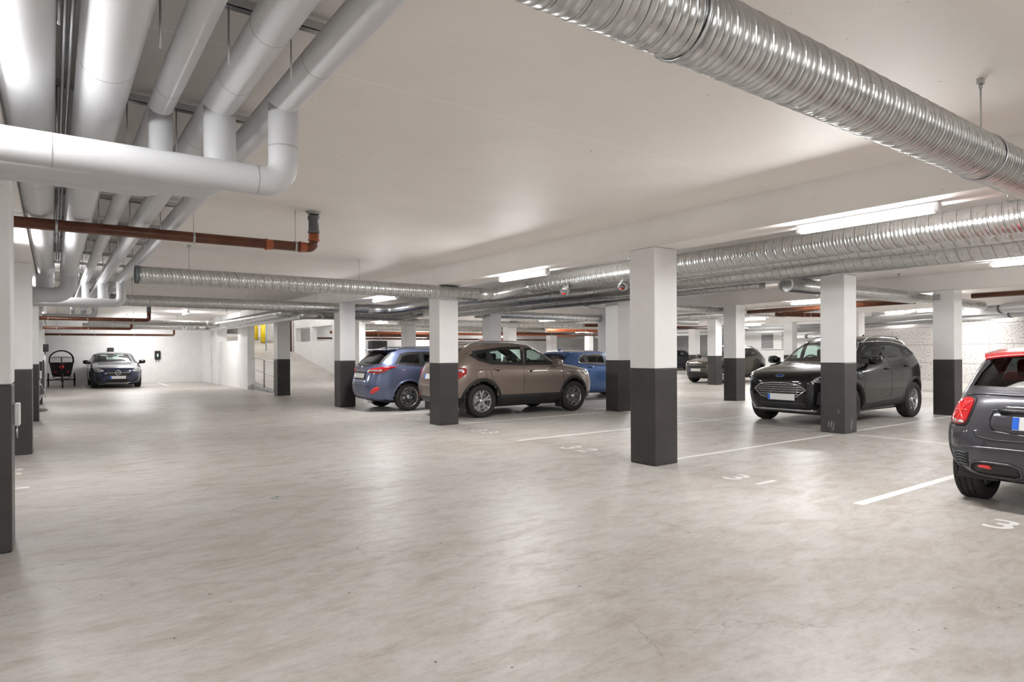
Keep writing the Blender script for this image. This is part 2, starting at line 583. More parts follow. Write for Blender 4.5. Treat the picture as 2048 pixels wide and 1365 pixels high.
# ------------------------------------------------------------------ pillars
def pillar(x, y, label, w=0.4, d=0.4, group='square concrete pillars'):
    t = empty('concrete_pillar', (x + w / 2, y + d / 2, 0), label, 'pillar', group)
    link('painted_base', bx(-w / 2, w / 2, -d / 2, d / 2, 0, 1.15, 0.012), M['black'], t)['label'] = 'charcoal painted base'
    link('shaft', bx(-w / 2 , w / 2, -d / 2, d / 2, 1.15, BZ, 0.012), M['pillar'], t)
    return t
PIL = [
 (-.63, 5.54, 'white pillar with charcoal base cut by the left edge of the photo, nearest of its row'),
 (-.63, 10.8, 'second pillar from the left edge, its charcoal base hiding a grey car'),
 (-.63, 16.0, 'third pillar of the left row, behind the nose of the grey car'),
 (-.63, 21.2, 'fourth pillar of the left row, just before the black charging post'),
 (-.63, 26.4, 'fifth pillar of the left row, thin sliver beyond the charging post'),
 (-.63, 31.6, 'last pillar of the left row, beside the black cargo bike'),
 (5.74, 5.1, 'nearest large white pillar with charcoal base in the middle of the garage'),
 (5.78, 10.31, 'pillar hiding the tail of the brown crossover, under the duct elbow'),
 (5.74, 15.23, 'pillar at the tail of the slate blue estate car'),
 (5.73, 20.6, 'pillar at the foot of the ramp beside the steel handrail'),
 (10.37, 5.22, 'scuffed pillar standing in front of the black crossover'),
 (10.27, 10.2, 'pillar close behind the nearest one, in front of the blue hatchback'),
 (10.3, 15.4, 'pillar seen directly above the roof of the brown crossover, left of a white one'),
 (10.35, 20.93, 'narrow pillar above the roof of the slate blue estate car'),
 (10.5, 25.9, 'white pillar at the end of the ramp side wall'),
 (14.98, 5.3, 'pillar with a grey plate near its top, behind the small hatchback with red roof'),
 (14.85, 10.35, 'pillar left of the black crossover, hiding the tail of the olive crossover'),
 (14.95, 15.4, 'pillar sliver left of the dark pillar that stands before the blue hatchback'),
 (14.95, 21.0, 'bright white pillar above the roof of the brown crossover, right of a grey one'),
 (21.4, 10.3, 'distant tan pillar just right of the scuffed pillar'),
 (21.2, 15.7, 'pillar standing in front of the door of the olive crossover'),
 (21.2, 20.7, 'distant pillar in line with the one before the blue hatchback'),
 (21.2, 25.95, 'distant pillar above the windscreen of the brown crossover'),
 (25.95, 15.3, 'distant white pillar behind the windscreen of the black crossover'),
 (25.95, 20.45, 'bright distant pillar just behind the bonnet of the olive crossover'),
 (27.6, 30.0, 'farthest white pillar above the roof of the blue hatchback'),
]
for x, y, lb in PIL:
    pillar(x, y, lb)
# pale scrapes in the paint near the foot of the scuffed pillar
sp_ = next(o for o in C.objects if o.get('label', '').startswith('scuffed pillar'))
scuff_m = mat('scraped_paint', (0.42, 0.41, 0.42), 0.7)
def scuff(parent, face, y, z, n, h, wd):
    bm = bmesh.new()
    for k in range(n):
        py, pz = y + random.uniform(-wd, wd), z + random.uniform(-.03, .05)
        dh, dw = h * random.uniform(.4, 1), random.uniform(.004, .010)
        sk = random.uniform(-.02, .03)
        pts = [(py, pz), (py + dw, pz + .01), (py + dw * .8 + sk, pz + dh), (py + sk, pz + dh * .8)]
        bm.faces.new([bm.verts.new((-.2012, a, b) if face == 'x' else (a, -.2012, b)) for a, b in pts])
    bmesh.ops.recalc_face_normals(bm, faces=bm.faces)
    return link('scuff_mark', bm, scuff_m, parent)
scuff(sp_, 'x', .02, .05, 9, .13, .05)
scuff(sp_, 'x', -.08, .34, 5, .08, .04)
scuff(sp_, 'y', .02, .04, 4, .22, .02)

# ------------------------------------------------------------------ floor markings
def flat(x0, x1, y0, y1, z=0.0015):
    return bx(x0, x1, y0, y1, 0.0002, z)
LW = 0.09
LINES = [
 ('x', 2.78, 5.75, 10.35, 'broad white bay line running under the small grey hatchback'),
 ('x', 5.30, 6.17, 10.15, 'white bay line from the nearest pillar towards the scuffed pillar'),
 ('x', 7.85, 5.75, 14.6, 'long white bay line starting left of the nearest pillar and passing behind it'),
 ('x', 10.33, 6.25, 10.25, 'white bay line along the near side of the brown crossover'),
 ('x', 12.85, 5.9, 10.2, 'white bay line between the brown crossover and the slate blue estate'),
 ('x', 5.31, 10.8, 14.95, 'white bay line along the near side of the black crossover'),
 ('x', 10.36, 15.3, 20, 'white bay line left of the black crossover, far behind it'),
 ('y', 10.46, 5.75, 12.6, 'thin white cross line meeting the bay lines before the black crossover'),
 ('y', 10.46, 0.5, 5.05, 'thin white cross line from the scuffed pillar to the grey hatchback'),
 ('x', 8.15, -5.2, -0.2, 'short white bay line end beside the left pillar row'),
 ('x', 13.2, -5.2, -0.2, 'small white bay line end before the nose of the grey car'),
 ('x', 10.35, 10.8, 15.0, 'white bay line in the bay right of the dark pillar near the blue hatchback'),
]
for ax, c_, a, b, lb in LINES:
    hw = (LW if c_ == 2.78 else 0.07) / 2
    if ax == 'y':
        hw = 0.03
    bm = flat(a, b, c_ - hw, c_ + hw) if ax == 'x' else flat(c_ - hw, c_ + hw, a, b, 0.0012)
    tag(link('parking_line', bm, M['line']), lb, 'floor marking', 'white parking bay lines')
for y0, y1, x, lb in ((29.2, 33.0, 1.0, 'white bay line end left of the dark blue front-facing car'), (30.0, 33.4, 3.9, 'white bay line end right of the dark blue front-facing car')):
    tag(link('parking_line', flat(x - .05, x + .05, y0, y1), M['line']), lb, 'floor marking', 'white parking bay lines')

def number(txt, x, y, h, label, flip=False):
    t = empty('bay_number', (x, y, 0), label, 'floor number', 'painted bay numbers')
    a = PI / 2 if flip else -PI / 2
    for i, ch in enumerate(txt):
        cu = bpy.data.curves.new('num', 'FONT')
        cu.body = ch
        cu.size = h * 1.38
        cu.offset = 0.005
        cu.align_x = 'CENTER'
        cu.align_y = 'CENTER'
        cu.resolution_u = 6
        ob = bpy.data.objects.new('num', cu)
        C.objects.link(ob)
        dg = bpy.context.evaluated_depsgraph_get()
        me = bpy.data.meshes.new_from_object(ob.evaluated_get(dg))
        bpy.data.objects.remove(ob)
        me.transform(Matrix.Translation((0, 0, 0.0016)) @ Matrix.Rotation(a, 4, 'Z') @ Matrix.Translation(((i - .5) * h * 1.02, 0, 0)))
        me.materials.clear()
        me.materials.append(M['line'])
        o = bpy.data.objects.new('digit', me)
        C.objects.link(o)
        o.parent = t
    return t
number('30', 5.95, 1.62, 0.34, 'painted bay number before the grey hatchback, first digit three')
number('31', 5.93, 3.97, 0.33, 'painted bay number 31 right of the nearest pillar')
number('32', 5.93, 6.66, 0.33, 'faded painted bay number 32 left of the nearest pillar')
number('33', 5.95, 9.08, 0.33, 'painted bay number 33 near the brown crossover')
number('34', 5.95, 11.6, 0.33, 'worn painted bay number behind the tail of the brown crossover')
number('36', -0.42, 9.3, 0.30, 'painted bay number between the two nearest pillars of the left row', True)
# small drain cap in the driving lane
t = empty('floor_drain', (1.70, 6.14, 0), 'small round metal drain cap in the empty concrete lane', 'drain cap')
bm = bmesh.new(); lathe(bm, [(0.0, 0.004), (0.036, 0.004), (0.036, 0.0)], 20, 'Z'); link('cover', bm, M['steel'], t)
bm = bmesh.new(); lathe(bm, [(0.037, 0.0), (0.037, 0.0055), (0.055, 0.0045), (0.056, 0.0)], 24, 'Z'); link('rim', bm, M['raw'], t)

# ------------------------------------------------------------------ ventilation ducts
def rod(parent, x, y, ztop, zbot, r=0.005, foot=True):
    bm = bmesh.new()
    tube(bm, [(x, y, zbot), (x, y, ztop)], r, 8)
    if foot:
        box(bm, x - .022, x + .022, y - .014, y + .014, ztop - .03, ztop)
        tube(bm, [(x, y, ztop - .055), (x, y, ztop - .03)], r * 2.2, 6)
    return link('hanger_rod', bm, M['steel'], parent)

def clampring(parent, cen, axis, r, wd=0.02, m='steel'):
    bm = bmesh.new()
    lathe(bm, [(r + .001, -wd / 2), (r + .007, -wd / 2), (r + .007, wd / 2), (r + .001, wd / 2)], 32, axis, cen)
    return link('clamp_band', bm, M[m], parent)

def duct(label, runs, group, rods=(), elbows=(), pitch=0.125, seg=28, per=8, caps=(), ribs=False, capm='grey_pvc'):
    a0 = Vector(runs[0][0])
    t = empty('ventilation_duct', a0, label, 'air duct', group)
    off = -a0
    for a, b, r in runs:
        bm = bmesh.new()
        spiral(bm, Vector(a) + off, Vector(b) + off, r, pitch, seg, per, ribs=ribs)
        link('duct_run', bm, M['galv'], t)
    for pts, R, r in elbows:
        bm = bmesh.new()
        q = bend([Vector(p) + off for p in pts], R, 5)
        tube(bm, q, r + .002, seg)
        for p in (q[0], q[-1]):
            pass
        link('elbow', bm, M['galv'], t)
    for x, y, zt, zb in rods:
        rod(t, x + off.x, y + off.y, zt + off.z, zb + off.z)
    for cen, ax, r in caps:
        bm = bmesh.new()
        lathe(bm, [(0, .006), (r - .004, .006), (r + .004, .003), (r + .004, -.05), (r + .001, -.05)], 28, ax, Vector(cen) + off)
        link('end_cap', bm, M[capm], t)
    return t
G1, G2 = 'ventilation ducts under the ceiling', 'large ducts running together along the pillars'
v1 = duct('large spiral duct crossing the top right corner of the photo', [((0.6, 1.41, 2.475), (7.1, 1.41, 2.475), 0.126)], G1,
     rods=[(4.376, 1.41, CZ, 2.6), (1.6, 1.41, CZ, 2.6), (6.9, 1.41, CZ, 2.6)], seg=48, pitch=0.105, ribs=True)
for x in (1.72, 4.376):
    clampring(v1, (x - .6, 0, 0), 'X', .128)
duct('topmost of the big ducts beyond the nearest pillar, lit along its flank', [((7.50, -4, 2.63), (7.50, 9.7, 2.63), 0.16), ((0.975, 10.23, 2.455), (6.55, 10.23, 2.455), 0.121)], G2,
     rods=[(7.5, 7.2, CZ, 2.79), (7.5, 4.2, CZ, 2.79), (7.5, 2.2, CZ, 2.79), (1.606, 10.23, CZ, 2.57), (4.2, 10.23, CZ, 2.57)],
     elbows=[([(6.55, 10.23, 2.455), (6.9, 10.23, 2.455), (7.5, 9.7, 2.62)], .22, .121)], seg=36, caps=[((0.975, 10.23, 2.455), 'X', .122)], ribs=True)
duct('middle duct of the bundle beyond the nearest pillar, mostly hidden by the topmost one', [((8.02, -4, 2.62), (8.02, 14.5, 2.62), 0.15), ((1.0, 15.36, 2.46), (6.5, 15.36, 2.46), 0.119)], G2,
     rods=[(1.338, 15.36, CZ, 2.57), (3.6, 15.36, CZ, 2.57), (5.2, 15.36, CZ, 2.57)],
     elbows=[([(6.5, 15.36, 2.46), (7.1, 15.36, 2.46), (8.02, 14.5, 2.62)], .3, .13)], seg=32, caps=[((1.0, 15.36, 2.46), 'X', .12)])
duct('lowest wide duct of the bundle beyond the nearest pillar', [((9.25, -4, 2.64), (9.25, 17.3, 2.64), 0.19), ((5.5, 18.0, 2.46), (8.4, 18.0, 2.46), 0.12), ((5.15, 18.5, 2.46), (5.15, 25.8, 2.46), .12), ((0.995, 26.3, 2.45), (4.7, 26.3, 2.45), .115)], G2,
     rods=[(5.15, y, CZ, 2.57) for y in (19.4, 21.0, 22.8, 25.0)],
     elbows=[([(8.4, 18.0, 2.46), (8.8, 18.0, 2.46), (9.25, 17.3, 2.6)], .25, .13), ([(5.5, 18.0, 2.46), (5.15, 18.0, 2.46), (5.15, 18.5, 2.46)], .25, .122), ([(4.7, 26.3, 2.45), (5.15, 26.3, 2.45), (5.15, 25.8, 2.46)], .3, .12)])
duct('thin duct at the bottom of the bundle, ending in a bright collar', [((9.85, 6.35, 2.5), (9.85, 17.0, 2.5), 0.10)], G2)
t = duct('farthest duct before the end wall, running back along the ramp wall', [((0.93, 29.7, 2.44), (4.9, 29.7, 2.44), .113), ((5.45, 17.4, 2.36), (5.45, 29.2, 2.38), .11), ((5.9, 16.9, 2.36), (8.2, 16.9, 2.36), .11)], G1,
     elbows=[([(4.9, 29.7, 2.44), (5.45, 29.7, 2.44), (5.45, 29.2, 2.38)], .3, .113), ([(5.45, 17.4, 2.36), (5.45, 16.9, 2.36), (5.9, 16.9, 2.36)], .3, .112)],
     rods=[(2.4, 29.7, CZ, 2.55), (4.2, 29.7, CZ, 2.55)])
bm = bmesh.new(); lathe(bm, [(0, -.135), (.115, -.135), (.115, -.128), (.0, -.128)], 32, 'Y', (4.45 - .93, 0, 0)); s_ = link('round_sign', bm, M['sign'], t)
s_['label'] = 'white round sign with a black arrow'
bm = bmesh.new(); box(bm, 4.435 - .93, 4.465 - .93, -.139, -.136, -.06, .07); link('arrow', bm, M['blackpl'], s_)
duct('duct with a bright end left of the scuffed pillar, passing behind it to the right', [((9.98, 5.98, 2.46), (14.7, 5.98, 2.46), 0.125), ((14.75, 5.98, 2.46), (18.6, 5.98, 2.45), 0.10)], G1,
     rods=[(14.1, 5.98, CZ, 2.58), (11.9, 5.98, CZ, 2.58)], caps=[((18.6, 5.98, 2.45), 'X', .1), ((9.98, 5.98, 2.46), 'X', .12)], capm='sign')  # caps coloured white to stand for the bright reflection on the left end
duct('duct level with the ceiling beams left of the olive crossover', [((10.02, 10.95, 2.46), (18.1, 10.95, 2.46), 0.10)], G1, rods=[(13.2, 10.95, CZ, 2.56), (17.2, 10.95, CZ, 2.56)], pitch=.2, per=4, seg=20)
duct('duct with rounded end behind the nearest pillar, above an orange pipe', [((10.02, 15.7, 2.46), (20.0, 15.7, 2.46), 0.12)], G1, rods=[(15.5, 15.7, CZ, 2.56), (19, 15.7, CZ, 2.56)], pitch=.2, per=4, seg=20)
duct('distant duct crossing behind the brown crossover roof', [((10.02, 20.9, 2.46), (22.0, 20.9, 2.46), 0.12)], G1, pitch=.25, per=4, seg=16)
duct('distant duct rising to the right above the blue hatchback', [((20.9, 12.0, 2.74), (20.9, 33.0, 2.74), 0.12)], G1, pitch=.25, per=4, seg=16)
duct('duct along the far left background above the ramp wall openings', [((11.0, 26.3, 2.46), (21.0, 26.3, 2.46), 0.14)], G1, pitch=.25, per=4, seg=16)
# air dampers hanging off the duct bundle
for x, y, lb in ((7.35, 8.55, 'left'), (7.55, 7.35, 'middle'), (7.8, 6.85, 'right')):
    t = empty('air_damper', (x, y, 2.44), 'small grey duct damper with red tag, %s one of three below the duct bundle' % lb, 'damper', 'dampers under the duct bundle')
    bm = bmesh.new(); tube(bm, [(0, 0, .06), (-.10, -.05, -.05)], .075, 24); link('damper_body', bm, M['galv'], t)
    bm = bmesh.new(); tube(bm, [(-.10, -.05, -.05), (-.115, -.0575, -.067)], .05, 20); link('cap', bm, M['grey_pvc'], t)
    bm = bmesh.new(); box(bm, -.16, -.10, -.08, -.06, -.09, -.06); link('red_tag', bm, M['redfab'], t)

# ------------------------------------------------------------------ insulated white pipes on the left
GW = 'white insulated pipes under the ceiling'
def seam(parent, cen, axis, r):
    bm = bmesh.new()
    lathe(bm, [(r, -.004), (r + .0012, -.003), (r + .0012, .003), (r, .004)], 40, axis, cen)
    return link('jacket_seam', bm, M['grey_pipe'], parent)
def wpipe(label, parts, seams=()):
    a0 = Vector(parts[0][0][0])
    t = empty('insulated_pipe', a0, label, 'pipe', GW)
    for i, (pts, R, r) in enumerate(parts):
        bm = bmesh.new()
        q = [Vector(p) - a0 for p in pts]
        if R:
            q = bend(q, R, 10)
        tube(bm, q, r, 40)
        link('pipe_run' if i == 0 else 'riser', bm, M['white'], t)
    for cen, ax, r in seams:
        seam(t, Vector(cen) - a0, ax, r)
    return t
PZ = 2.70
wpipe('leftmost and fat white pipe running away under the ceiling', [([(-.103, -4, PZ), (-.103, 12.45, PZ), (-.103, 12.45, 2.26), (-5.4, 12.45, 2.26)], .16, .118)], [((-.103, 11.5, PZ), 'Y', .118), ((-.103, 5.9, PZ), 'Y', .118)])
wpipe('second fat white pipe from the left, bending down in a big elbow far back', [([(.207, -4, PZ), (.207, 12.05, PZ), (.207, 12.05, 2.26), (-5.4, 12.05, 2.26)], .2, .116)], [((.207, 11.3, PZ), 'Y', .116), ((.207, 3.4, PZ), 'Y', .116), ((.207, 7.2, PZ), 'Y', .116)])
wpipe('thin white pipe right of the two fat ones', [([(.48, -4, PZ), (.48, 22.9, PZ)], 0, .060), ([(.48, 3.93, PZ), (.48, 3.93, 2.26), (-5.4, 3.93, 2.26)], .10, .058), ([(.48, 13.85, PZ), (.48, 13.85, 2.26), (-5.4, 13.85, 2.26)], .10, .058), ([(.48, 22.9, PZ), (.48, 22.9, 2.42), (-5.4, 22.9, 2.42)], .12, .058)], [((.48, 3.6, PZ), 'Y', .06), ((.48, 10, PZ), 'Y', .06)])
wpipe('second white pipe from the right, with a riser into the middle of the low pipes', [([(.733, -4, PZ), (.733, 22.6, PZ)], 0, .083), ([(.733, 3.70, PZ), (.733, 3.70, 2.26), (-5.4, 3.70, 2.26)], .115, .080), ([(.733, 13.62, PZ), (.733, 13.62, 2.26), (-5.4, 13.62, 2.26)], .115, .080), ([(.733, 22.6, PZ), (.733, 22.6, 2.42), (-5.4, 22.6, 2.42)], .15, .08)], [((.733, 3.3, PZ), 'Y', .083), ((.733, 4.3, PZ), 'Y', .083), ((.733, 2.7, PZ), 'Y', .083), ((.733, 10, PZ), 'Y', .083)])
wpipe('rightmost white pipe, dropping into the big bright pipe at the upper left', [([(1.0, -4, PZ), (1.0, 22.3, PZ)], 0, .077), ([(1.0, 3.47, PZ), (1.0, 3.47, 2.26), (-5.4, 3.47, 2.26)], .105, .075), ([(1.0, 13.4, PZ), (1.0, 13.4, 2.26), (-5.4, 13.4, 2.26)], .105, .075), ([(1.0, 22.3, PZ), (1.0, 22.3, 2.42), (-5.4, 22.3, 2.42)], .15, .075)], [((1.0, 2.9, PZ), 'Y', .077), ((1.0, 4.6, PZ), 'Y', .077), ((.86, 3.47, 2.26), 'X', .075), ((1.0, 3.47, 2.45), 'Z', .075), ((0, 3.47, 2.26), 'X', .075)])
# strut channels with threaded rods
for i, y in enumerate((1.5, 2.94, 4.38, 5.85, 7.3, 8.7, 10.1, 11.5, 12.9, 14.3, 16.0, 18.0, 20.0, 21.6)):
    places = ['', 'nearest', 'second nearest', 'third', 'fourth', 'fifth', 'sixth', 'seventh', 'eighth', 'ninth', 'tenth', 'eleventh', 'twelfth', 'farthest']
    t = empty('strut_channel', (.55, y, 2.86), 'steel strut channel holding the white pipes, ' + (places[i] + ' across the ceiling' if i else 'overhead of the photo'), 'pipe support', 'strut channels above the white pipes')
    bm = bmesh.new()
    box(bm, -.95, .62, -.021, .021, -.008, -.004); box(bm, -.95, .62, -.021, -.018, -.008, .035); box(bm, -.95, .62, .018, .021, -.008, .035)
    link('channel', bm, M['steel'], t)
    for x in (-.50, .035 - .02, .06 + .0, .325 - .06, .58):
        pass
    for x in (-.528, -.19, .07, .335):
        rod(t, x - .0, .0, 0.0, -.26, .004, False)
    bm = bmesh.new(); box(bm, -.62, -.60, -.02, .02, .03, .07); box(bm, .58, .60, -.02, .02, .03, .07); link('bracket', bm, M['steel'], t)
# pair of thin conduits hanging between the two fat pipes
t = empty('cable_conduit', (.055, 1.2, 2.74), 'pair of thin steel conduits between the two fat white pipes', 'conduit')
bm = bmesh.new(); tube(bm, [(-.012, -1, 0), (-.012, 10.5, 0)], .009, 8); tube(bm, [(.014, -1, 0), (.014, 10.5, 0)], .009, 8); link('tubes', bm, M['steel'], t)
bm = bmesh.new(); box(bm, -.022, .03, -1.5, .2, -.035, -.02); link('perforated_strap', bm, M['steel'], t)
t = empty('cable_tray', (-.29, 0, 2.52), 'dark cable tray running along the left pillar row under the ceiling', 'cable tray')
bm = bmesh.new(); box(bm, 0, .05, 2.0, 12.0, .15, .19); link('tray', bm, M['grey_pvc'], t)

# ------------------------------------------------------------------ brown drain pipes
def drain(label, pts, r, m='brown', clamps=(), R=.07, collar=None, sleeves=(), group='brown drain pipes'):
    a0 = Vector(pts[0])
    t = empty('drain_pipe', a0, label, 'pipe', group)
    bm = bmesh.new(); tube(bm, bend([Vector(p) - a0 for p in pts], R, 8) if len(pts) > 2 else [Vector(p) - a0 for p in pts], r, 20)
    link('pipe_run', bm, M[m], t)
    for cen, ax in clamps:
        c_ = Vector(cen) - a0
        k = clampring(t, c_, ax, r)
        bm = bmesh.new(); tube(bm, [c_ + Vector((0, 0, r)), c_ + Vector((0, 0, CZ - .002 - cen[2]))], .0035, 6); link('rod', bm, M['steel'], k)
    if not clamps and abs(pts[1][2] - pts[0][2]) < .5:
        A_, B_ = Vector(pts[0]), Vector(pts[1])
        n_ = max(1, int((B_ - A_).length / 2.6))
        for i in range(n_):
            q = A_ + (B_ - A_) * ((i + .5) / n_)
            k = clampring(t, q - a0, 'X' if abs(B_.x - A_.x) > abs(B_.y - A_.y) else 'Y', r)
            bm = bmesh.new(); tube(bm, [q - a0 + Vector((0, 0, r)), q - a0 + Vector((0, 0, CZ - .002 - q.z))], .0035, 6); link('rod', bm, M['steel'], k)
    if collar:
        x, y, z0, z1 = collar
        bm = bmesh.new(); lathe(bm, [(r, z0), (r + .012, z0), (r + .012, z0 + .02), (r + .004, z0 + .03), (r + .004, z1 - .05), (r + .012, z1 - .04), (r + .012, z1)], 24, 'Z', Vector((x, y, 0)) - a0)
        link('grey_collar', bm, M['grey_pvc'], t)
        bm = bmesh.new(); lathe(bm, [(r + .004, CZ - .03), (r + .012, CZ - .03), (r + .035, CZ - .001)], 20, 'Z', Vector((x, y, 0)) - a0); link('mortar_ring', bm, M['raw'], t)
    for cen, ax in sleeves:
        bm = bmesh.new(); lathe(bm, [(r, -.04), (r + .010, -.038), (r + .010, -.02), (r + .004, -.015), (r + .004, .035), (r, .04)], 24, ax, Vector(cen) - a0)
        link('socket', bm, M['orange' if m == 'brown' else m], t)
    return t
drain('brown drain pipe across the upper left with an orange elbow up to the ceiling', [(-5.6, 7.06, 2.50), (2.365, 7.06, 2.525), (2.365, 7.06, 2.87)], .052,
      clamps=[((.03, 7.06, 2.51), 'X'), ((1.15, 7.06, 2.515), 'X'), ((2.16, 7.06, 2.525), 'X')], collar=(2.365, 7.06, 2.69, 2.88), sleeves=[((1.88, 7.06, 2.52), 'X'), ((2.24, 7.06, 2.525), 'X'), ((2.365, 7.06, 2.64), 'Z')])
drain('second brown drain pipe, thin and level below the far low pipes', [(-5.6, 20.3, 2.27), (2.17, 20.3, 2.28), (2.17, 20.3, 2.9)], .05, clamps=[((-.1, 20.3, 2.27), 'X'), ((.75, 20.3, 2.27), 'X'), ((1.8, 20.3, 2.28), 'X')], collar=(2.17, 20.3, 2.5, 2.9))
drain('third brown drain pipe, ending in a small elbow before a grey duct', [(-5.6, 25.4, 2.19), (2.19, 25.4, 2.20), (2.19, 25.4, 2.36)], .045, clamps=[((.1, 25.4, 2.19), 'X'), ((.95, 25.4, 2.19), 'X')])
drain('lowest brown drain pipe on the end wall above the dark blue car', [(-5.6, 29.1, 2.06), (4.0, 29.1, 2.09), (4.0, 29.1, 2.3)], .042, clamps=[((.2, 29.1, 2.06), 'X'), ((1.3, 29.1, 2.07), 'X'), ((2.6, 29.1, 2.08), 'X')])
drain('vertical brown pipe on the ramp wall', [(10.05, 33.8, 1.3), (10.05, 33.8, 4.9)], .09)
drain('long orange pipe behind the slate blue estate car', [(11, 30.5, 2.35), (27, 30.5, 2.35)], .07, 'orange')
drain('thin orange pipe low behind the slate blue estate car', [(11, 33.5, 2.12), (27, 33.5, 2.12)], .05)
drain('thick brown pipe left of the white pillar above the brown crossover', [(11, 27.8, 2.15), (16.2, 27.8, 2.15), (16.2, 30.2, 2.16)], .075)
drain('brown pipe crossing above the blue hatchback', [(16.0, 24.5, 2.22), (24, 24.5, 2.22)], .07)
drain('orange pipe with couplings above the blue hatchback', [(19.5, 30.2, 2.02), (19.5, 26.9, 2.02)], .07, 'orange', sleeves=[((19.5, 27.3 + .3 * k, 2.02), 'Y') for k in range(4)])
drain('brown pipe level behind the nearest pillar', [(15.6, 17.2, 2.30), (25.5, 17.2, 2.34)], .06)
drain('orange pipe below the rounded duct end behind the nearest pillar', [(15.5, 19.2, 2.18), (19.4, 19.2, 2.2), (20.3, 18.2, 2.5)], .06, 'orange')
drain('red-brown pipe rising to the right of the duct behind the black crossover', [(17.2, 10.4, 2.44), (19.0, 9.6, 2.72), (21.0, 8.6, 2.85)], .07)
drain('red-brown pipe with an elbow above the black crossover', [(17.3, 10.7, 2.42), (19.3, 9.8, 2.40), (19.6, 9.6, 2.8)], .06, sleeves=[((18.1, 10.33, 2.41), 'X')], R=.12)
drain('red-brown pipe under the beam at the right edge of the photo', [(15.9, 5.3, 2.50), (15.9, 1.0, 2.50)], .055)
drain('red-brown pipe above the duct right of the scuffed pillar', [(15.9, 6.4, 2.46), (15.9, 10.7, 2.44)], .055)
# grey pipes along the panelled wall and the far right room
D_ = Vector((UX, UY, 0)); N_ = Vector((-UY, UX, 0))
def along(t_, off, z): 
    p = Vector((24.3, 9.7, 0)) + D_ * t_ + N_ * off
    return (p.x, p.y, z)
for off, z, r, lb in ((.42, 2.50, .14, 'thick grey pipe along the panelled wall, upper and nearer one'), (.16, 2.34, .10, 'grey pipe along the panelled wall, lower one next to the wall')):
    t = empty('wall_pipe', along(-24, off, z), lb, 'pipe', 'grey pipes along the panelled wall')
    bm = bmesh.new(); a0 = Vector(along(-24, off, z)); tube(bm, [Vector((0, 0, 0)), Vector(along(3.4, off, z)) - a0], r, 24); link('pipe_run', bm, M['grey_pipe'], t)
    bm = bmesh.new(); q = Vector(along(-4.35, off, z)) - a0; tube(bm, [q - D_ * .04, q + D_ * .04], r + .008, 24); link('clamp_band', bm, M['grey_pvc'], t)
for y, z, r, lb in ((.4, 2.45, .10, 'upper'), (.8, 2.25, .07, 'lower')):
    t = empty('wall_pipe', (29.0, 13, z), 'light grey pipe left of the black crossover near the far wall, %s one' % lb, 'pipe', 'grey pipes on the far right wall')
    bm = bmesh.new(); tube(bm, [(-y - .9, .5, 0), (-y, 8, 0), (-y, 22, 0)], r, 20); link('pipe_run', bm, M['grey_pipe'], t)
t = empty('wall_pipe', (26.9, 14.2, 1.98), 'short white pipe with grey coupling behind the black crossover roof', 'pipe', 'grey pipes on the far right wall')
bm = bmesh.new(); tube(bm, [(0, 0, 0), (1.9, 3.3, 0)], .08, 20); link('pipe_run', bm, M['wall'], t)
bm = bmesh.new(); tube(bm, [(.75, 1.3, 0), (.85, 1.48, 0)], .09, 20); link('coupling', bm, M['grey_pvc'], t)

# ------------------------------------------------------------------ tube lamps
def lamp(x, y, z, label, rot=0.0, L=1.22, power=LAMP_W, group='fluorescent tube lamps under the beams'):
    t = empty('tube_lamp', (x, y, z), label, 'ceiling light', group, rot)
    bm = bmesh.new(); box(bm, -.045, .045, -L / 2, L / 2, -.045, 0, .008)
    link('housing', bm, M['lampbody'], t)
    bm = bmesh.new(); box(bm, -.04, .04, -L / 2 + .03, L / 2 - .03, -.088, -.0455, .018)
    link('diffuser', bm, M['tube'], t)
    for ya, yb in ((-L / 2 - .012, -L / 2 + .029), (L / 2 - .029, L / 2 + .012)):
        link('end_cap', bx(-.043, .043, ya, yb, -.09, -.002, .012), M['lampbody'], t)
    ld = bpy.data.lights.new('tube_light', 'AREA')
    ld.shape = 'RECTANGLE'; ld.size = .09; ld.size_y = L; ld.energy = power * .85
    ld.color = (1.0, 0.99, 0.98)
    lo_ = bpy.data.objects.new('tube_light', ld)
    C.objects.link(lo_); lo_.parent = t; lo_.location = (0, 0, -.10)
    # upward and sideways share of the tube
    for sx in (-1, 1):
        l2 = bpy.data.lights.new('tube_side_light', 'AREA')
        l2.shape = 'RECTANGLE'; l2.size = .06; l2.size_y = L; l2.energy = power * .55; l2.color = (1.0, 0.99, 0.98)
        o2 = bpy.data.objects.new('tube_side_light', l2)
        C.objects.link(o2); o2.parent = t; o2.location = (sx * .055, 0, -.06); o2.rotation_euler = (0, sx * -PI / 2, 0)
    return t
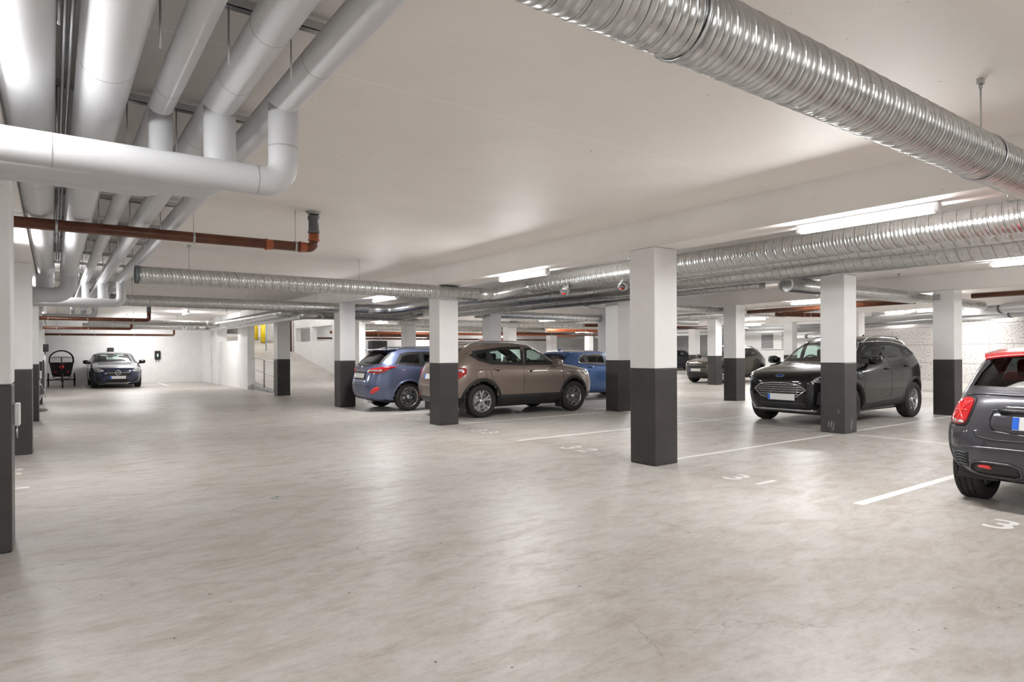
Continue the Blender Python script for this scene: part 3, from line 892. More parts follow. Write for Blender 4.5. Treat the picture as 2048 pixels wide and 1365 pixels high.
LA = [
 (5.97, 2.83, 'lit tube lamp on the nearest beam, right of the nearest pillar'),
 (5.97, 7.99, 'lit tube lamp on the nearest beam, left of the nearest pillar'),
 (5.97, 13.1, 'small lit tube lamp behind the duct elbow left of the brown crossover'),
 (5.97, -2.3, 'tube lamp on the nearest beam beyond the right edge of the photo'),
 (10.6, 2.7, 'lit tube lamp cut by the right edge of the photo below the big ducts'),
 (10.6, 23.5, 'tube lamp on the second beam near the ramp wall'),
 (15.14, 2.8, 'tube lamp on the third beam beyond the panelled wall pillar'),
 (15.14, 8.35, 'lit tube lamp just left of the scuffed pillar'),
 (15.14, 13.5, 'tube lamp on the third beam behind the nearest pillar'),
 (15.14, 18.6, 'tube lamp on the third beam deep in the background'),
 (15.14, 23.2, 'small lit tube lamp left of the pillar above the brown crossover'),
 (21.5, 8.0, 'tube lamp before the panelled wall'),
 (21.5, 14.3, 'lit tube lamp above the olive crossover'),
 (21.5, 19.0, 'tube lamp deep behind the olive crossover'),
 (21.5, 28.5, 'lit tube lamp above the blue hatchback'),
 (26.15, 17.5, 'tube lamp lighting the white wall left of the black crossover'),
 (26.15, 23.5, 'tube lamp in the farthest bay'),
 (-.42, -2.3, 'tube lamp over the left pillar row behind the camera'),
 (-.42, 2.9, 'tube lamp over the left pillar row beside the camera'),
 (-.42, 8.2, 'tube lamp over the left pillar row beyond the first pillar'),
 (-.42, 13.6, 'tube lamp over the left pillar row beyond the second pillar'),
 (-.42, 18.8, 'tube lamp over the left pillar row beyond the third pillar'),
 (-.42, 24.0, 'tube lamp over the left pillar row beyond the fourth pillar'),
]
for x, y, lb in LA:
    lamp(x, y, BZ, lb, power=LAMP_W * (2.6 if x < 0 and y < 0 else .35 if x < 0 and y < 5 else .8 if x < 0 else 1))
t = lamp(2.9, 31.6, 2.50, 'tube lamp lighting the end wall behind the dark blue car', PI / 2)
for yy in (-.4, .4):
    rod(t, 0, yy, CZ - 2.50, 0.0, .004)
lamp(4.1, 26.9, CZ, 'small lit tube lamp above the farthest duct, left of the ramp', 0)
lamp(8.2, 29.0, 4.99, 'lit tube lamp high above the foot of the ramp', 0)
lamp(8.2, 35.0, 4.99, 'tube lamp high above the middle of the ramp', 0)
lamp(8.2, 42.0, 4.99, 'tube lamp high above the end of the ramp', 0)
lamp(14.0, 34.5, CZ, 'added fill lamp near the far concrete wall', PI / 2)  # three lamps added as fill to brighten the far wall
lamp(19.0, 34.8, CZ, 'added fill lamp near the far concrete wall, above the brown crossover', PI / 2)
lamp(25.0, 34.8, CZ, 'added fill lamp near the far concrete wall, above the blue hatchback', PI / 2)
lamp(15.14, 29.2, BZ, 'added fill lamp on the third beam beside the orange pipes')  # this lamp and the next are extra fill for the dark far bays
lamp(26.15, 29.0, BZ, 'added fill lamp on the last beam beside the farthest pillar')
lamp(33.0, 28.0, CZ, 'tube lamp over the dark car in the farthest corner', PI / 2)
for k, tt in enumerate((-9.5, -4.0, 1.0)):
    p = along(tt, .17, 2.78)
    lamp(p[0], p[1], 2.80, 'tube lamp washing the panelled wall, ' + ('right', 'middle', 'left')[k] + ' one of three', math.atan2(-UX, UY), power=LAMP_W * .5)

# ------------------------------------------------------------------ small fittings
def charger(x, y, z, label, glow=True):
    t = empty('ev_charger', (x, y, z), label, 'wall charger')
    link('housing', bx(-.12, .12, -.09, 0, -.2, .2, .03), M['blackpl'], t)
    if glow:
        link('status_light', bx(-.02, .02, -.096, -.09, -.07, .06, .005), M['green'], t)
    bm = bmesh.new(); tube(bm, [(-.05, -.04, -.2), (-.06, -.05, -.3)], .01, 8); tube(bm, [(.05, -.04, -.2), (.04, -.05, -.32)], .01, 8); link('cable', bm, M['blackpl'], t)
charger(3.93, YB, 1.27, 'black wall charger with a green light right of the dark blue car')
charger(2.09, YB, 1.42, 'black wall charger just above the roof of the dark blue car', False)
t = empty('charging_post', (-.20, 24.3, 0), 'grey post with a black box on top beside the left pillar row', 'post')
bm = bmesh.new(); tube(bm, [(0, 0, 0), (0, 0, 1.5)], .02, 12); link('pole', bm, M['steel'], t)
link('head', bx(-.05, .09, -.08, .08, 1.42, 1.66, .01), M['blackpl'], t)
for x, y, z, lb in ((-.225, 5.75, .93, 'white socket box on the nearest left pillar'), (-.225, 16.2, .93, 'white socket box on the third left pillar')):
    t = empty('socket_box', (x, y, z), lb, 'socket', 'white socket boxes')
    link('cover', bx(0, .035, -.05, .05, -.08, .08, .008), M['sign'], t)
    bm = bmesh.new(); tube(bm, [(.012, 0, -.08), (.012, 0, -.17)], .008, 8); link('cable', bm, M['steel'], t)
t = empty('junction_plate', (14.97, 5.62, 2.45), 'small grey metal plate high on the pillar behind the red roofed hatchback', 'plate')
link('cover', bx(-.02, .0, -.07, .07, -.06, .06), M['grey_pipe'], t)
# handrail at the foot of the ramp
t = empty('handrail', (6.15, 22.5, 0), 'two bay galvanised handrail at the foot of the ramp', 'handrail')
for (a, za), (b, zb), wh in (((0, 0.02), (1.25, .11), 0), ((1.3, .12), (2.65, .23), 1)):
    bm = bmesh.new(); tube(bm, bend([(0, a, za), (0, a, 1.02 + za * .6), (0, b, 1.02 + zb * .7), (0, b, zb)], .10, 6), .021, 12); link('hoop', bm, M['steel'], t)
    bm = bmesh.new(); tube(bm, [(0, a, .52 + za), (0, b, .50 + zb)], .012, 8); link('mid_bar', bm, M['steel'], t)
for y, z, lb in ((36.8, 1.9, 'right'), (38.6, 2.1, 'left')):
    t = empty('bollard', (9.5, y, z), 'yellow bollard at the top of the ramp, %s one' % lb, 'bollard', 'yellow bollards on the ramp')
    bm = bmesh.new(); tube(bm, [(0, 0, -.1), (0, 0, 1.15)], .16, 24); link('post', bm, M['yellow'], t)
    bm = bmesh.new(); lathe(bm, [(0.17, 0), (.17, .03), (0.1, .05)], 20, 'Z'); link('foot', bm, M['grey_pvc'], t)
t = empty('traffic_light', (9.3, 39.5, 2.2), 'small black signal box beside the left yellow bollard on the ramp', 'signal')
link('housing', bx(-.15, .15, -.1, .1, .75, 1.1, .02), M['blackpl'], t)
bm = bmesh.new(); tube(bm, [(0, 0, -.1), (0, 0, .8)], .03, 10); link('pole', bm, M['steel'], t)
t = empty('marker_pole', (8.9, 34.0, 1.45), 'thin pale blue marker pole standing on the ramp', 'pole')
bm = bmesh.new(); tube(bm, [(0, 0, -.1), (0, 0, 1.5)], .035, 12); link('post', bm, mat('pale_blue_plastic', (.45, .62, .70), .5), t)
# louvred vent on the white wall
t = empty('wall_vent', (29.44, 18.6, 1.83), 'white louvred vent box on the far white wall', 'vent')
link('frame', bx(-.12, .05, -.75, .42, -.42, .42, .01), M['wall'], t)
bm = bmesh.new(); box(bm, -.125, -.121, -.30, .36, -.38, .36)
link('opening', bm, M['blackpl'], t)
bm = bmesh.new()
for k in range(11):
    box(bm, -.16, -.128, -.30, .36, -.36 + k * .067, -.335 + k * .067)
link('louvre', bm, M['sign'], t)
t = empty('round_gauge', (28.3, 15.2, 0), 'round convex mirror on a thin pole before the white far wall', 'mirror')
bm = bmesh.new(); tube(bm, [(-.35, 0, 0.9), (-.35, 0, 1.6)], .02, 8); link('pole', bm, M['steel'], t)
bm = bmesh.new(); lathe(bm, [(0, -.04), (.1, -.03), (.15, 0), (.16, .02)], 24, 'X', (-.38, 0, 1.65)); link('dome', bm, M['chrome'], t)
t = empty('low_cabinet', (16.0, 36.2, 0), 'black cabinet against the far wall above the slate blue estate', 'cabinet')
link('body', bx(-.5, .5, -.3, 0.28, 0, 2.05, .02), M['blackpl'], t)
link('door', bx(-.46, .46, -.33, -.301, .1, 1.98), M['blackpl'], t)

# ------------------------------------------------------------------ cars
def pchip(ys, sub):
    n = len(ys)
    d = [ys[i + 1] - ys[i] for i in range(n - 1)]
    m = [d[0]] + [0 if d[i - 1] * d[i] <= 0 else 2 * d[i - 1] * d[i] / (d[i - 1] + d[i]) for i in range(1, n - 1)] + [d[-1]]
    out = []
    for i in range(n - 1):
        for k in range(sub):
            t = k / sub
            h = t * t * (3 - 2 * t)
            out.append(ys[i] + d[i] * h + m[i] * (t ** 3 - 2 * t * t + t) + m[i + 1] * (t ** 3 - t * t))
    out.append(ys[-1])
    return out

def ring_points(xf, zf, xr, zr, w, nf, nr, dz, cols):
    cx = (xf + xr) / 2
    a = (xr - xf) / 2
    raw = []
    K = 160
    for i in range(K + 1):
        th = PI * i / K
        c_, s_ = math.cos(th), math.sin(th)
        n_ = nf if c_ > 0 else nr
        x = cx - a * math.copysign(abs(c_) ** (2 / n_), c_)
        y = w * abs(s_) ** (2 / n_)
        raw.append((x, y))
    acc = [0]
    for p, q in zip(raw, raw[1:]):
        acc.append(acc[-1] + math.hypot(q[0] - p[0], q[1] - p[1]))
    out = []
    j = 0
    for i in range(cols + 1):
        s_ = acc[-1] * i / cols
        while j < K - 1 and acc[j + 1] < s_:
            j += 1
        t = (s_ - acc[j]) / max(1e-9, acc[j + 1] - acc[j])
        x = raw[j][0] + (raw[j + 1][0] - raw[j][0]) * t
        y = raw[j][1] + (raw[j + 1][1] - raw[j][1]) * t
        u = (x - xf) / max(1e-6, xr - xf)
        out.append((x, y, zf + (zr - zf) * u - dz * (y / max(w, .01)) ** 3))
    return out

class Car:
    def __init__(s, sp, sub=6, cols=70):
        s.sp = sp
        s.k = sp.get('xs', 1.0)
        s.L = sp['L']
        f, r = sp['front'], sp['rear']
        s.cx = s.L / 2
        P = lambda a: pchip(a, sub)
        xf, zf, xr, zr = P([p[0] for p in f]), P([p[1] for p in f]), P([p[0] for p in r]), P([p[1] for p in r])
        w_, nf, nr, dz = P(sp['w']), P(sp['nf']), P(sp['nr']), P(sp['dz'])
        s.grid = []
        for i in range(len(xf)):
            h = ring_points(xf[i], zf[i], xr[i], zr[i], w_[i], nf[i], nr[i], dz[i], cols)
            full = h + [(x, -y, z) for x, y, z in h[-2:0:-1]]
            s.grid.append([Vector(((x - s.cx) * s.k, y, z)) for x, y, z in full])
        # shoulder crease and lower door tuck
        s.verts = [v for g_ in s.grid for v in g_]
        n = len(s.grid[0])
        s.faces = []
        for i in range(len(s.grid) - 1):
            for k in range(n):
                s.faces.append((i * n + k, i * n + (k + 1) % n, (i + 1) * n + (k + 1) % n, (i + 1) * n + k))
        s.faces.append(tuple(range(n)))
        for v in s.verts:                # gentle side sculpting: sill tuck-in
            a_ = abs(v.y)
        s.bvh = BVHTree.FromPolygons(s.verts, s.faces)
        s.holes = []

    def X(s, x):
        return (x - s.cx) * s.k

    def cast(s, p, d, off=0.0):
        d = Vector(d).normalized()
        o = Vector(p) + d * 6
        hit, n, i, t = s.bvh.ray_cast(o, -d)
        if hit is None:
            hit, n, i, t = s.bvh.find_nearest(Vector(p))
        if n.dot(d) < 0:
            n = -n
        return hit + n * off, n

    def patch(s, name, pts, d, m, parent, off=.004, res=.05, skirt=.012, smooth_n=0, mirror=False):
        """pts: 3D outline (x in real car metres from the front bumper); projected on the body along d"""
        out = []
        for my in ((1, -1) if mirror else (1,)):
            dd = Vector((d[0], d[1] * my, d[2])).normalized()
            _, e1, e2 = frame_of(dd)
            P3 = [Vector((s.X(p[0]), p[1] * my, p[2])) for p in pts]
            if smooth_n:
                P3 = s.round(P3, smooth_n)
            P2 = [Vector((p.dot(e1), p.dot(e2))) for p in P3]
            # densify outline
            Q = []
            for a, b in zip(P2, P2[1:] + P2[:1]):
                n_ = max(1, int((b - a).length / res))
                Q += [a + (b - a) * (i / n_) for i in range(n_)]
            nb = len(Q)
            x0, x1 = min(q.x for q in Q), max(q.x for q in Q)
            y0, y1 = min(q.y for q in Q), max(q.y for q in Q)
            pts2 = list(Q)
            y = y0 + res / 2
            while y < y1:
                x = x0 + res / 2
                while x < x1:
                    c_ = Vector((x, y))
                    if inside(c_, Q) and min((c_ - q).length for q in Q) > res * .45:
                        pts2.append(c_)
                    x += res
                y += res
            vs, es, fs, _, _, _ = geometry.delaunay_2d_cdt(pts2, [], [list(range(nb))], 1, 1e-5)
            bm = bmesh.new()
            bv = []
            for v in vs:
                q, n = s.cast(e1 * v.x + e2 * v.y, dd, off)
                bv.append((bm.verts.new(q), n))
            for f_ in fs:
                try:
                    ff = bm.faces.new([bv[i][0] for i in f_])
                    ff.smooth = True
                    ff.normal_update()
                    if ff.normal.dot(dd) < 0:
                        ff.normal_flip()
                except ValueError:
                    pass
            if skirt:
                nm = {b: n for b, n in bv}
                be = [e for e in bm.edges if len(e.link_faces) == 1]
                low = {}
                for e in be:
                    for v in e.verts:
                        if v not in low:
                            low[v] = bm.verts.new(v.co - nm[v] * skirt)
                for e in be:
                    a, b = e.verts
                    bm.faces.new((a, b, low[b], low[a]))
            bmesh.ops.recalc_face_normals(bm, faces=bm.faces)
            out.append(link(name, bm, m, parent))
        return out

    def round(s, P, n):
        """Chaikin corner cutting"""
        for _ in range(n):
            Q = []
            for a, b in zip(P, P[1:] + P[:1]):
                Q += [a * .8 + b * .2, a * .2 + b * .8]
            P = Q
        return P

    def strip(s, name, pts, d, m, parent, r=.006, off=0.0, mirror=False, closed=False, flat_=False, res=.04, smooth_n=0):
        out = []
        for my in ((1, -1) if mirror else (1,)):
            dd = Vector((d[0], d[1] * my, d[2])).normalized()
            P3 = [Vector((s.X(p[0]), p[1] * my, p[2])) for p in pts]
            if smooth_n:
                P3 = s.round(P3, smooth_n) if closed else P3
            if closed:
                P3 = P3 + [P3[0]]
            Q = []
            for a, b in zip(P3, P3[1:]):
                n_ = max(1, int((b - a).length / res))
                Q += [a + (b - a) * (i / n_) for i in range(n_)]
            Q.append(P3[-1])
            H = [s.cast(q, dd, off)[0] for q in Q]
            H = [h for i, h in enumerate(H) if i == 0 or (h - H[i - 1]).length > 1e-4]
            bm = bmesh.new()
            tube(bm, H, r, 6)
            out.append(link(name, bm, m, parent))
        return out

    def hole(s, pts):
        """side window outline (x, z); body faces inside it are removed"""
        s.holes.append([Vector((s.X(p[0]), p[1])) for p in pts])

def inside(p, poly):
    c_ = False
    j = len(poly) - 1
    for i in range(len(poly)):
        a, b = poly[i], poly[j]
        if (a.y > p.y) != (b.y > p.y) and p.x < (b.x - a.x) * (p.y - a.y) / (b.y - a.y) + a.x:
            c_ = not c_
        j = i
    return c_

def shrink(pts, d):
    cx = sum(p[0] for p in pts) / len(pts); cz = sum(p[1] for p in pts) / len(pts)
    out = []
    for x, z in pts:
        L = math.hypot(x - cx, z - cz)
        k = max(0.0, (L - d) / L)
        out.append((cx + (x - cx) * k, cz + (z - cz) * k))
    return out

def wheel(parent, x, y, R, rimR, W, style, side, tread=False):
    """tyre with rim as sub-part; side=+1: outer face towards +y"""
    bm = bmesh.new()
    h = W / 2
    prof = [(rimR, -h * .78), (rimR + .02, -h * .95), (R - .055, -h * 1.02), (R - .02, -h * .93), (R - .004, -h * .74)]
    for g_ in (-.45, -.02, .42):
        gg = h * g_
        prof += [(R, gg - .014), (R - .009, gg - .009), (R - .009, gg + .002), (R, gg + .007)]
    prof += [(R - .004, h * .74), (R - .02, h * .93), (R - .055, h * 1.02), (rimR + .02, h * .95), (rimR, h * .78)]
    lathe(bm, prof, 72)
    t = link('tyre', bm, M['rubber'], parent)
    t.location = (x, y, R)
    if tread:
        bm = bmesh.new()
        for k in range(64):
            a = 2 * PI * k / 64
            for s_, (u0, u1) in enumerate(((-.80, -.50), (-.40, -.08), (.06, .38), (.48, .80))):
                sk = .02 * (1 if s_ in (0, 2) else -1)
                pts = []
                for (u, da) in ((u0, -.028), (u1, -.028 + sk * 1.5), (u1, .028 + sk * 1.5), (u0, .028)):
                    for rr in (R - .006, R + .002):
                        pts.append(bm.verts.new((math.cos(a + da) * rr, h * u, math.sin(a + da) * rr)))
                for q in ((1, 3, 5, 7), (0, 1, 3, 2), (2, 3, 5, 4), (4, 5, 7, 6), (6, 7, 1, 0)):
                    bm.faces.new([pts[i] for i in q])
        link('tread_blocks', bm, M['rubber'], t)
    o_ = side * h * .70
    bm = bmesh.new()
    lip = [(rimR * .55, -side * h * .4), (rimR * .93, -side * h * .75), (rimR * .93, o_ * .4), (rimR * .955, o_), (rimR + .004, o_ + side * .012), (rimR + .006, o_ - side * .005)]
    lathe(bm, lip, 48)
    lathe(bm, [(0, -side * h * .38), (rimR * .6, -side * h * .4)], 32, mi=1)
    n, dbl, mdark, wsp = style
    def spoke(a, wa, wb, skew=0.0):
        vs = []
        ca, sa = math.cos(a), math.sin(a)
        cb, sb = math.cos(a + skew), math.sin(a + skew)
        for rr, ww, oy, th, (c_, s_) in ((rimR * .16, wa, o_ - side * .018, .02, (ca, sa)), (rimR * .60, (wa + wb) / 2, o_ - side * .012, .028, ((ca + cb) / 2, (sa + sb) / 2)), (rimR * .96, wb, o_ - side * .004, .035, (cb, sb))):
            for q in (-1, 1):
                for dep in (0, -side * th):
                    vs.append(bm.verts.new((c_ * rr - s_ * ww * q, oy + dep, s_ * rr + c_ * ww * q)))
        for i in (0, 4):
            for q in ((0, 2, 6, 4), (1, 5, 7, 3), (0, 4, 5, 1), (2, 3, 7, 6)):
                bm.faces.new([vs[i + j] for j in q])
    for k in range(n):
        a = 2 * PI * k / n + .31
        if dbl:
            spoke(a - .10, wsp * .5, wsp * .62, -.10)
            spoke(a + .10, wsp * .5, wsp * .62, .10)
        else:
            spoke(a, wsp, wsp * 1.1)
    lathe(bm, [(0, o_ - side * .004), (rimR * .16, o_ - side * .006), (rimR * .24, o_ - side * .03), (rimR * .24, -side * h * .3)], 24)
    bmesh.ops.recalc_face_normals(bm, faces=bm.faces)
    rim = link('rim', bm, [M['alloy'], M['alloy_dark']], t)
    bm = bmesh.new()
    lathe(bm, [(0, -side * h * .22), (rimR * .62, -side * h * .22), (rimR * .62, -side * h * .30)], 32)
    link('brake_disc', bm, M['steel'], t)
    bm = bmesh.new()
    lathe(bm, [(0, o_ + side * .002), (rimR * .13, o_ + side * .001), (rimR * .15, o_ - side * .01)], 20)
    link('hub_cap', bm, M['chrome'] if not mdark else M['alloy'], t)
    return t

def plate(car, root, d, x, z, w_=.52, h_=.11, m_blue=True, y=0.0, lift=.018, tilt=0.0):
    d = Vector(d)
    q, n = car.cast((car.X(x), y, z), d, lift)
    bm = bmesh.new()
    box(bm, -.006, .004, -w_ / 2, w_ / 2, -h_ / 2, h_ / 2, .003)
    p = link('number_plate', bm, M['plate'], root)
    p.location = q
    ang = math.atan2(n.z, -n.x if d.x < 0 else n.x) * .8
    p.rotation_euler = (0, ang if d.x < 0 else -ang, 0)
    sx = -1 if d.x < 0 else 1
    if m_blue:
        ys = w_ / 2 - .045 if d.x < 0 else -w_ / 2 + .045   # the band sits at the reader's left
        ys = -ys if False else ys
        b_ = link('blue_band', bx(-.008 if sx < 0 else .0045, -.0065 if sx < 0 else .0065, min(ys, ys + (.045 if ys > 0 else -.045)), max(ys, ys + (.045 if ys > 0 else -.045)), -h_ / 2 + .004, h_ / 2 - .004), M['blue'], p)
    return p

def mirror(car, root, x, y, z, m, side, sz=1.0):
    bm = bmesh.new()
    X = car.X(x)
    prof = [(-.10, .035, .03), (-.08, .085, .07), (-.02, .115, .082), (.05, .12, .082), (.075, .105, .07)]
    rings = []
    for dx, hy, hz in prof:
        ring = []
        for k in range(20):
            th = 2 * PI * k / 20
            c_, s_ = math.cos(th), math.sin(th)
            ring.append(bm.verts.new((X + dx * sz, side * (y + .11 + math.copysign(abs(c_) ** .7, c_) * hy * sz), z + math.copysign(abs(s_) ** .8, s_) * hz * sz)))
        rings.append(ring)
    for a, b in zip(rings, rings[1:]):
        for k in range(20):
            bm.faces.new((a[k], a[(k + 1) % 20], b[(k + 1) % 20], b[k])).smooth = True
    bm.faces.new(rings[0]); bm.faces.new(rings[-1])
    o = link('side_mirror', bm, m, root)
    bm = bmesh.new()
    tube(bm, [(X - .01, side * (y - .05), z - .07), (X, side * (y + .05), z - .06)], .028, 10)
    link('mirror_foot', bm, M['blackpl'], o)
    return o

def seats(car, root, rows, zc, w=.5):
    for x in rows:
        for y in (-.36, .36):
            bm = bmesh.new()
            X = car.X(x)
            box(bm, X - .25, X + .25, y - .25, y + .25, .38, .62, .05)
            n0 = len(bm.verts)
            box(bm, X + .18, X + .32, y - .24, y + .24, .55, zc, .05)
            box(bm, X + .24, X + .33, y - .12, y + .12, zc + .03, zc + .20, .035)
            link('seat', bm, M['seat'], root)

def build_car(name, sp, label, loc, rz, extra=None, group=None):
    car = Car(sp)
    root = empty(name, loc, label, 'car', group, rz)
    R, k = sp['R'], car.k
    ax = sp['axles']
    paint = sp['paint']
    # body with windows and wheel arches opened
    bm = bmesh.new()
    vs = [bm.verts.new(v) for v in car.verts]
    for hp in sp.get('windows', []):
        car.hole(hp)
    Ra = sp.get('Ra', R + .065)
    ws = sp.get('windscreen')
    rw = sp.get('rearwin')
    low = sp.get('clad_z', 0)
    for f_ in car.faces:
        c_ = sum((car.verts[i] for i in f_), Vector()) / len(f_)
        if len(f_) == 4:
            if any(inside(Vector((c_.x, c_.z)), h) for h in car.holes) and abs(c_.y) > .45:
                continue
            if any(math.hypot(c_.x - car.X(a), c_.z - R) < Ra and abs(c_.y) > .5 for a in ax):
                continue
            if ws and inside(Vector((c_.y, c_.z)), [Vector(p) for p in ws]) and c_.x < car.X(2.5):
                continue
            if rw and inside(Vector((c_.y, c_.z)), [Vector(p) for p in rw]) and c_.x > car.X(sp['L'] - 1.3):
                continue
        ff = bm.faces.new([vs[i] for i in f_])
        ff.smooth = True
        if c_.z < low:
            ff.material_index = 1
    bmesh.ops.recalc_face_normals(bm, faces=bm.faces)
    link('body', bm, [paint, M['blackpl']], root)
    # dark cabin tub, dashboard, seats, roof lining
    L = sp['L']
    zb = sp['belt']
    bm = bmesh.new()
    box(bm, car.X(.5), car.X(L - .35), -.68, .68, .24, .42)
    box(bm, car.X(1.15), car.X(1.75), -.66, .66, .4, zb - .02, .06)
    box(bm, car.X(L - 1.0), car.X(L - .45), -.66, .66, .4, zb - .06, .06)
    link('cabin_floor', bm, M['seat'], root)
    seats(car, root, sp.get('seats', (2.1, 2.95)), zb + .08)
    bm = bmesh.new()
    tube(bm, [(car.X(1.9) + .02 * math.sin(a * PI / 10), sp.get('drv', 1) * .36 + .18 * math.cos(a * PI / 10), zb - .02 + .18 * math.sin(a * PI / 10)) for a in range(21)], .015, 8)
    link('steering_wheel', bm, M['blackpl'], root)
    # wheel wells, arch lips, wheels
    yo = sp['track'] / 2
    for a in ax:
        for sd in (1, -1):
            bm = bmesh.new()
            X = car.X(a)
            n = 28
            prev = None
            for i in range(n + 1):
                th = -.25 + (PI + .5) * i / n
                cc, ss = math.cos(th), math.sin(th)
                px, pz = X + cc * Ra, max(.16, R + ss * Ra)
                q, nn = car.cast((px, sd * .8, pz), (0, sd, 0))
                q1 = q + Vector((0, sd * (.014), 0))
                wd = sp.get('lip', .05)
                px2, pz2 = X + cc * (Ra + wd), max(.16, R + ss * (Ra + wd))
                q2, _ = car.cast((px2, sd * .8, pz2), (0, sd, 0), .012)
                q3, _ = car.cast((px2 + cc * .006, sd * .8, max(.16, pz2 + ss * .006)), (0, sd, 0), -.004)
                row = [bm.verts.new(v) for v in (Vector((px - cc * .01, sd * .42, pz - ss * .01)), Vector((px - cc * .012, q1.y - sd * .03, pz - ss * .012)), Vector((px, q1.y, pz)), q2, q3)]
                if prev:
                    for j in range(4):
                        f_ = bm.faces.new((prev[j], prev[j + 1], row[j + 1], row[j]))
                        f_.smooth = True
                        f_.material_index = 0 if j < 2 else 1
                prev = row
            bmesh.ops.recalc_face_normals(bm, faces=bm.faces)
            link('wheel_arch', bm, [M['blackpl'], sp.get('lipmat', M['blackpl'])], root)
            yy = abs(car.cast((X, sd * .8, R + Ra), (0, sd, 0))[0].y)
            wheel(root, X, sd * (yy - sp.get('tw', .215) / 2 - .022 - sp.get('inset', 0)), R, sp['rim'], sp.get('tw', .215), sp['wheel'], sd, sp.get('tread', False) and a == ax[1])
    # side glazing
    for hp, gm in zip(sp.get('windows', []), sp.get('wglass', [M['glass']] * 9)):
        pts = [(x, .8, z) for x, z in hp]
        car.patch('side_window', pts, (0, 1, 0), gm, root, off=-.003, res=.07, skirt=0, mirror=True)
        for my in (1, -1):
            # seal around the pane
            bm = bmesh.new()
            P = [(car.X(x), z) for x, z in hp]
            n = len(P)
            def offs(d_):
                out = []
                for i in range(n):
                    a, b, c_ = Vector(P[i - 1]), Vector(P[i]), Vector(P[(i + 1) % n])
                    u, v = (b - a).normalized(), (c_ - b).normalized()
                    nn = (Vector((-u.y, u.x)) + Vector((-v.y, v.x)))
                    nn = nn.normalized() / max(.5, math.sqrt(max(.01, (1 + u.dot(v)) / 2)))
                    out.append(b + nn * d_)
                return out
            area = sum(P[i][0] * P[(i + 1) % n][1] - P[(i + 1) % n][0] * P[i][1] for i in range(n))
            sg = -1 if area > 0 else 1
            A_, B_ = offs(.034 * sg), offs(-.030 * sg)
            for i in range(n):
                j = (i + 1) % n
                seg = max(1, int((Vector(P[j]) - Vector(P[i])).length / .06))
                for q in range(seg):
                    quad = []
                    for (RR, t_) in ((A_, q / seg), (B_, q / seg), (B_, (q + 1) / seg), (A_, (q + 1) / seg)):
                        pt = RR[i] + (RR[j] - RR[i]) * t_
                        quad.append(bm.verts.new(car.cast((pt.x, my * .8, pt.y), (0, my, 0), .003)[0]))
                    bm.faces.new(quad)
            bmesh.ops.remove_doubles(bm, verts=bm.verts, dist=.0008)
            bmesh.ops.recalc_face_normals(bm, faces=bm.faces)
            for f_ in bm.faces:
                f_.smooth = True
            link('window_seal', bm, M['blackpl'], root)
    def pane(nm, poly, d, gm, xg):
        pts = [(xg, y, z) for y, z in poly]
        car.patch(nm, pts, d, gm, root, off=-.003, res=.08, skirt=0)
        n = len(poly)
        cy = 0; cz = sum(p[1] for p in poly) / n
        big = [(y * 1.035, cz + (z - cz) * 1.10) for y, z in poly]
        sml = [(y * .95, cz + (z - cz) * .88) for y, z in poly]
        bm = bmesh.new()
        for i in range(n):
            j = (i + 1) % n
            seg = max(1, int(math.hypot(poly[j][0] - poly[i][0], poly[j][1] - poly[i][1]) / .07))
            for q in range(seg):
                quad = []
                for RR, t_ in ((big, q / seg), (sml, q / seg), (sml, (q + 1) / seg), (big, (q + 1) / seg)):
                    y = RR[i][0] + (RR[j][0] - RR[i][0]) * t_
                    z = RR[i][1] + (RR[j][1] - RR[i][1]) * t_
                    quad.append(bm.verts.new(car.cast((car.X(xg), y, z), d, .003)[0]))
                bm.faces.new(quad)
        bmesh.ops.remove_doubles(bm, verts=bm.verts, dist=.0008)
        bmesh.ops.recalc_face_normals(bm, faces=bm.faces)
        for f_ in bm.faces:
            f_.smooth = True
        link(nm + '_seal', bm, M['blackpl'], root)
    if ws:
        pane('windscreen', ws, (-1, 0, 0), M['glass'], 1.2)
    if rw:
        pane('rear_window', rw, (1, 0, 0), sp.get('rglass', M['dglass']), L - .3)
    # door gaps and handles
    for ln in sp.get('seams', []):
        car.strip('door_gap', [(x, .8, z) for x, z in ln], (0, 1, 0), M['blackpl'], root, r=.0045, off=-.001, mirror=True)
    for x, z in sp.get('handles', []):
        for my in (1, -1):
            q, n = car.cast((car.X(x), my * .8, z), (0, my, 0), .03)
            bm = bmesh.new()
            tube(bm, [q + Vector((-.09, -my * .03, 0)), q + Vector((-.07, 0, .002)), q + Vector((.06, 0, .004)), q + Vector((.09, -my * .03, 0))], .013, 8)
            link('door_handle', bm, sp.get('handle_mat', paint), root)
            bm = bmesh.new(); q2, n2 = car.cast((car.X(x), my * .8, z - .012), (0, my, 0), .002)
            lathe(bm, [(0, .002 * my), (.034, .001 * my), (.036, -.004 * my)], 16, 'Y', q2)
            link('handle_cup', bm, M['blackpl'], root)
    for my in (1, -1):
        mx, my_, mz = sp['mirror']
        mirror(car, root, mx, my_, mz, sp.get('mirror_mat', paint), my)
    if sp.get('rails'):
        x0, x1, y, z = sp['rails']
        for my in (1, -1):
            P = []
            for i in range(15):
                t_ = i / 14
                x = x0 + (x1 - x0) * t_
                q, n = car.cast((car.X(x), my * y, 1.5), (0, 0, 1))
                lift = .045 * min(1, min(t_, 1 - t_) * 7) - .006
                P.append(q + Vector((0, 0, lift)))
            bm = bmesh.new(); tube(bm, P, .017, 10); link('roof_rail', bm, M['chrome'] if sp.get('rail_chrome') else M['alloy'], root)
    # underbody
    bm = bmesh.new()
    box(bm, car.X(.45), car.X(L - .45), -.62, .62, .19, .27, .02)
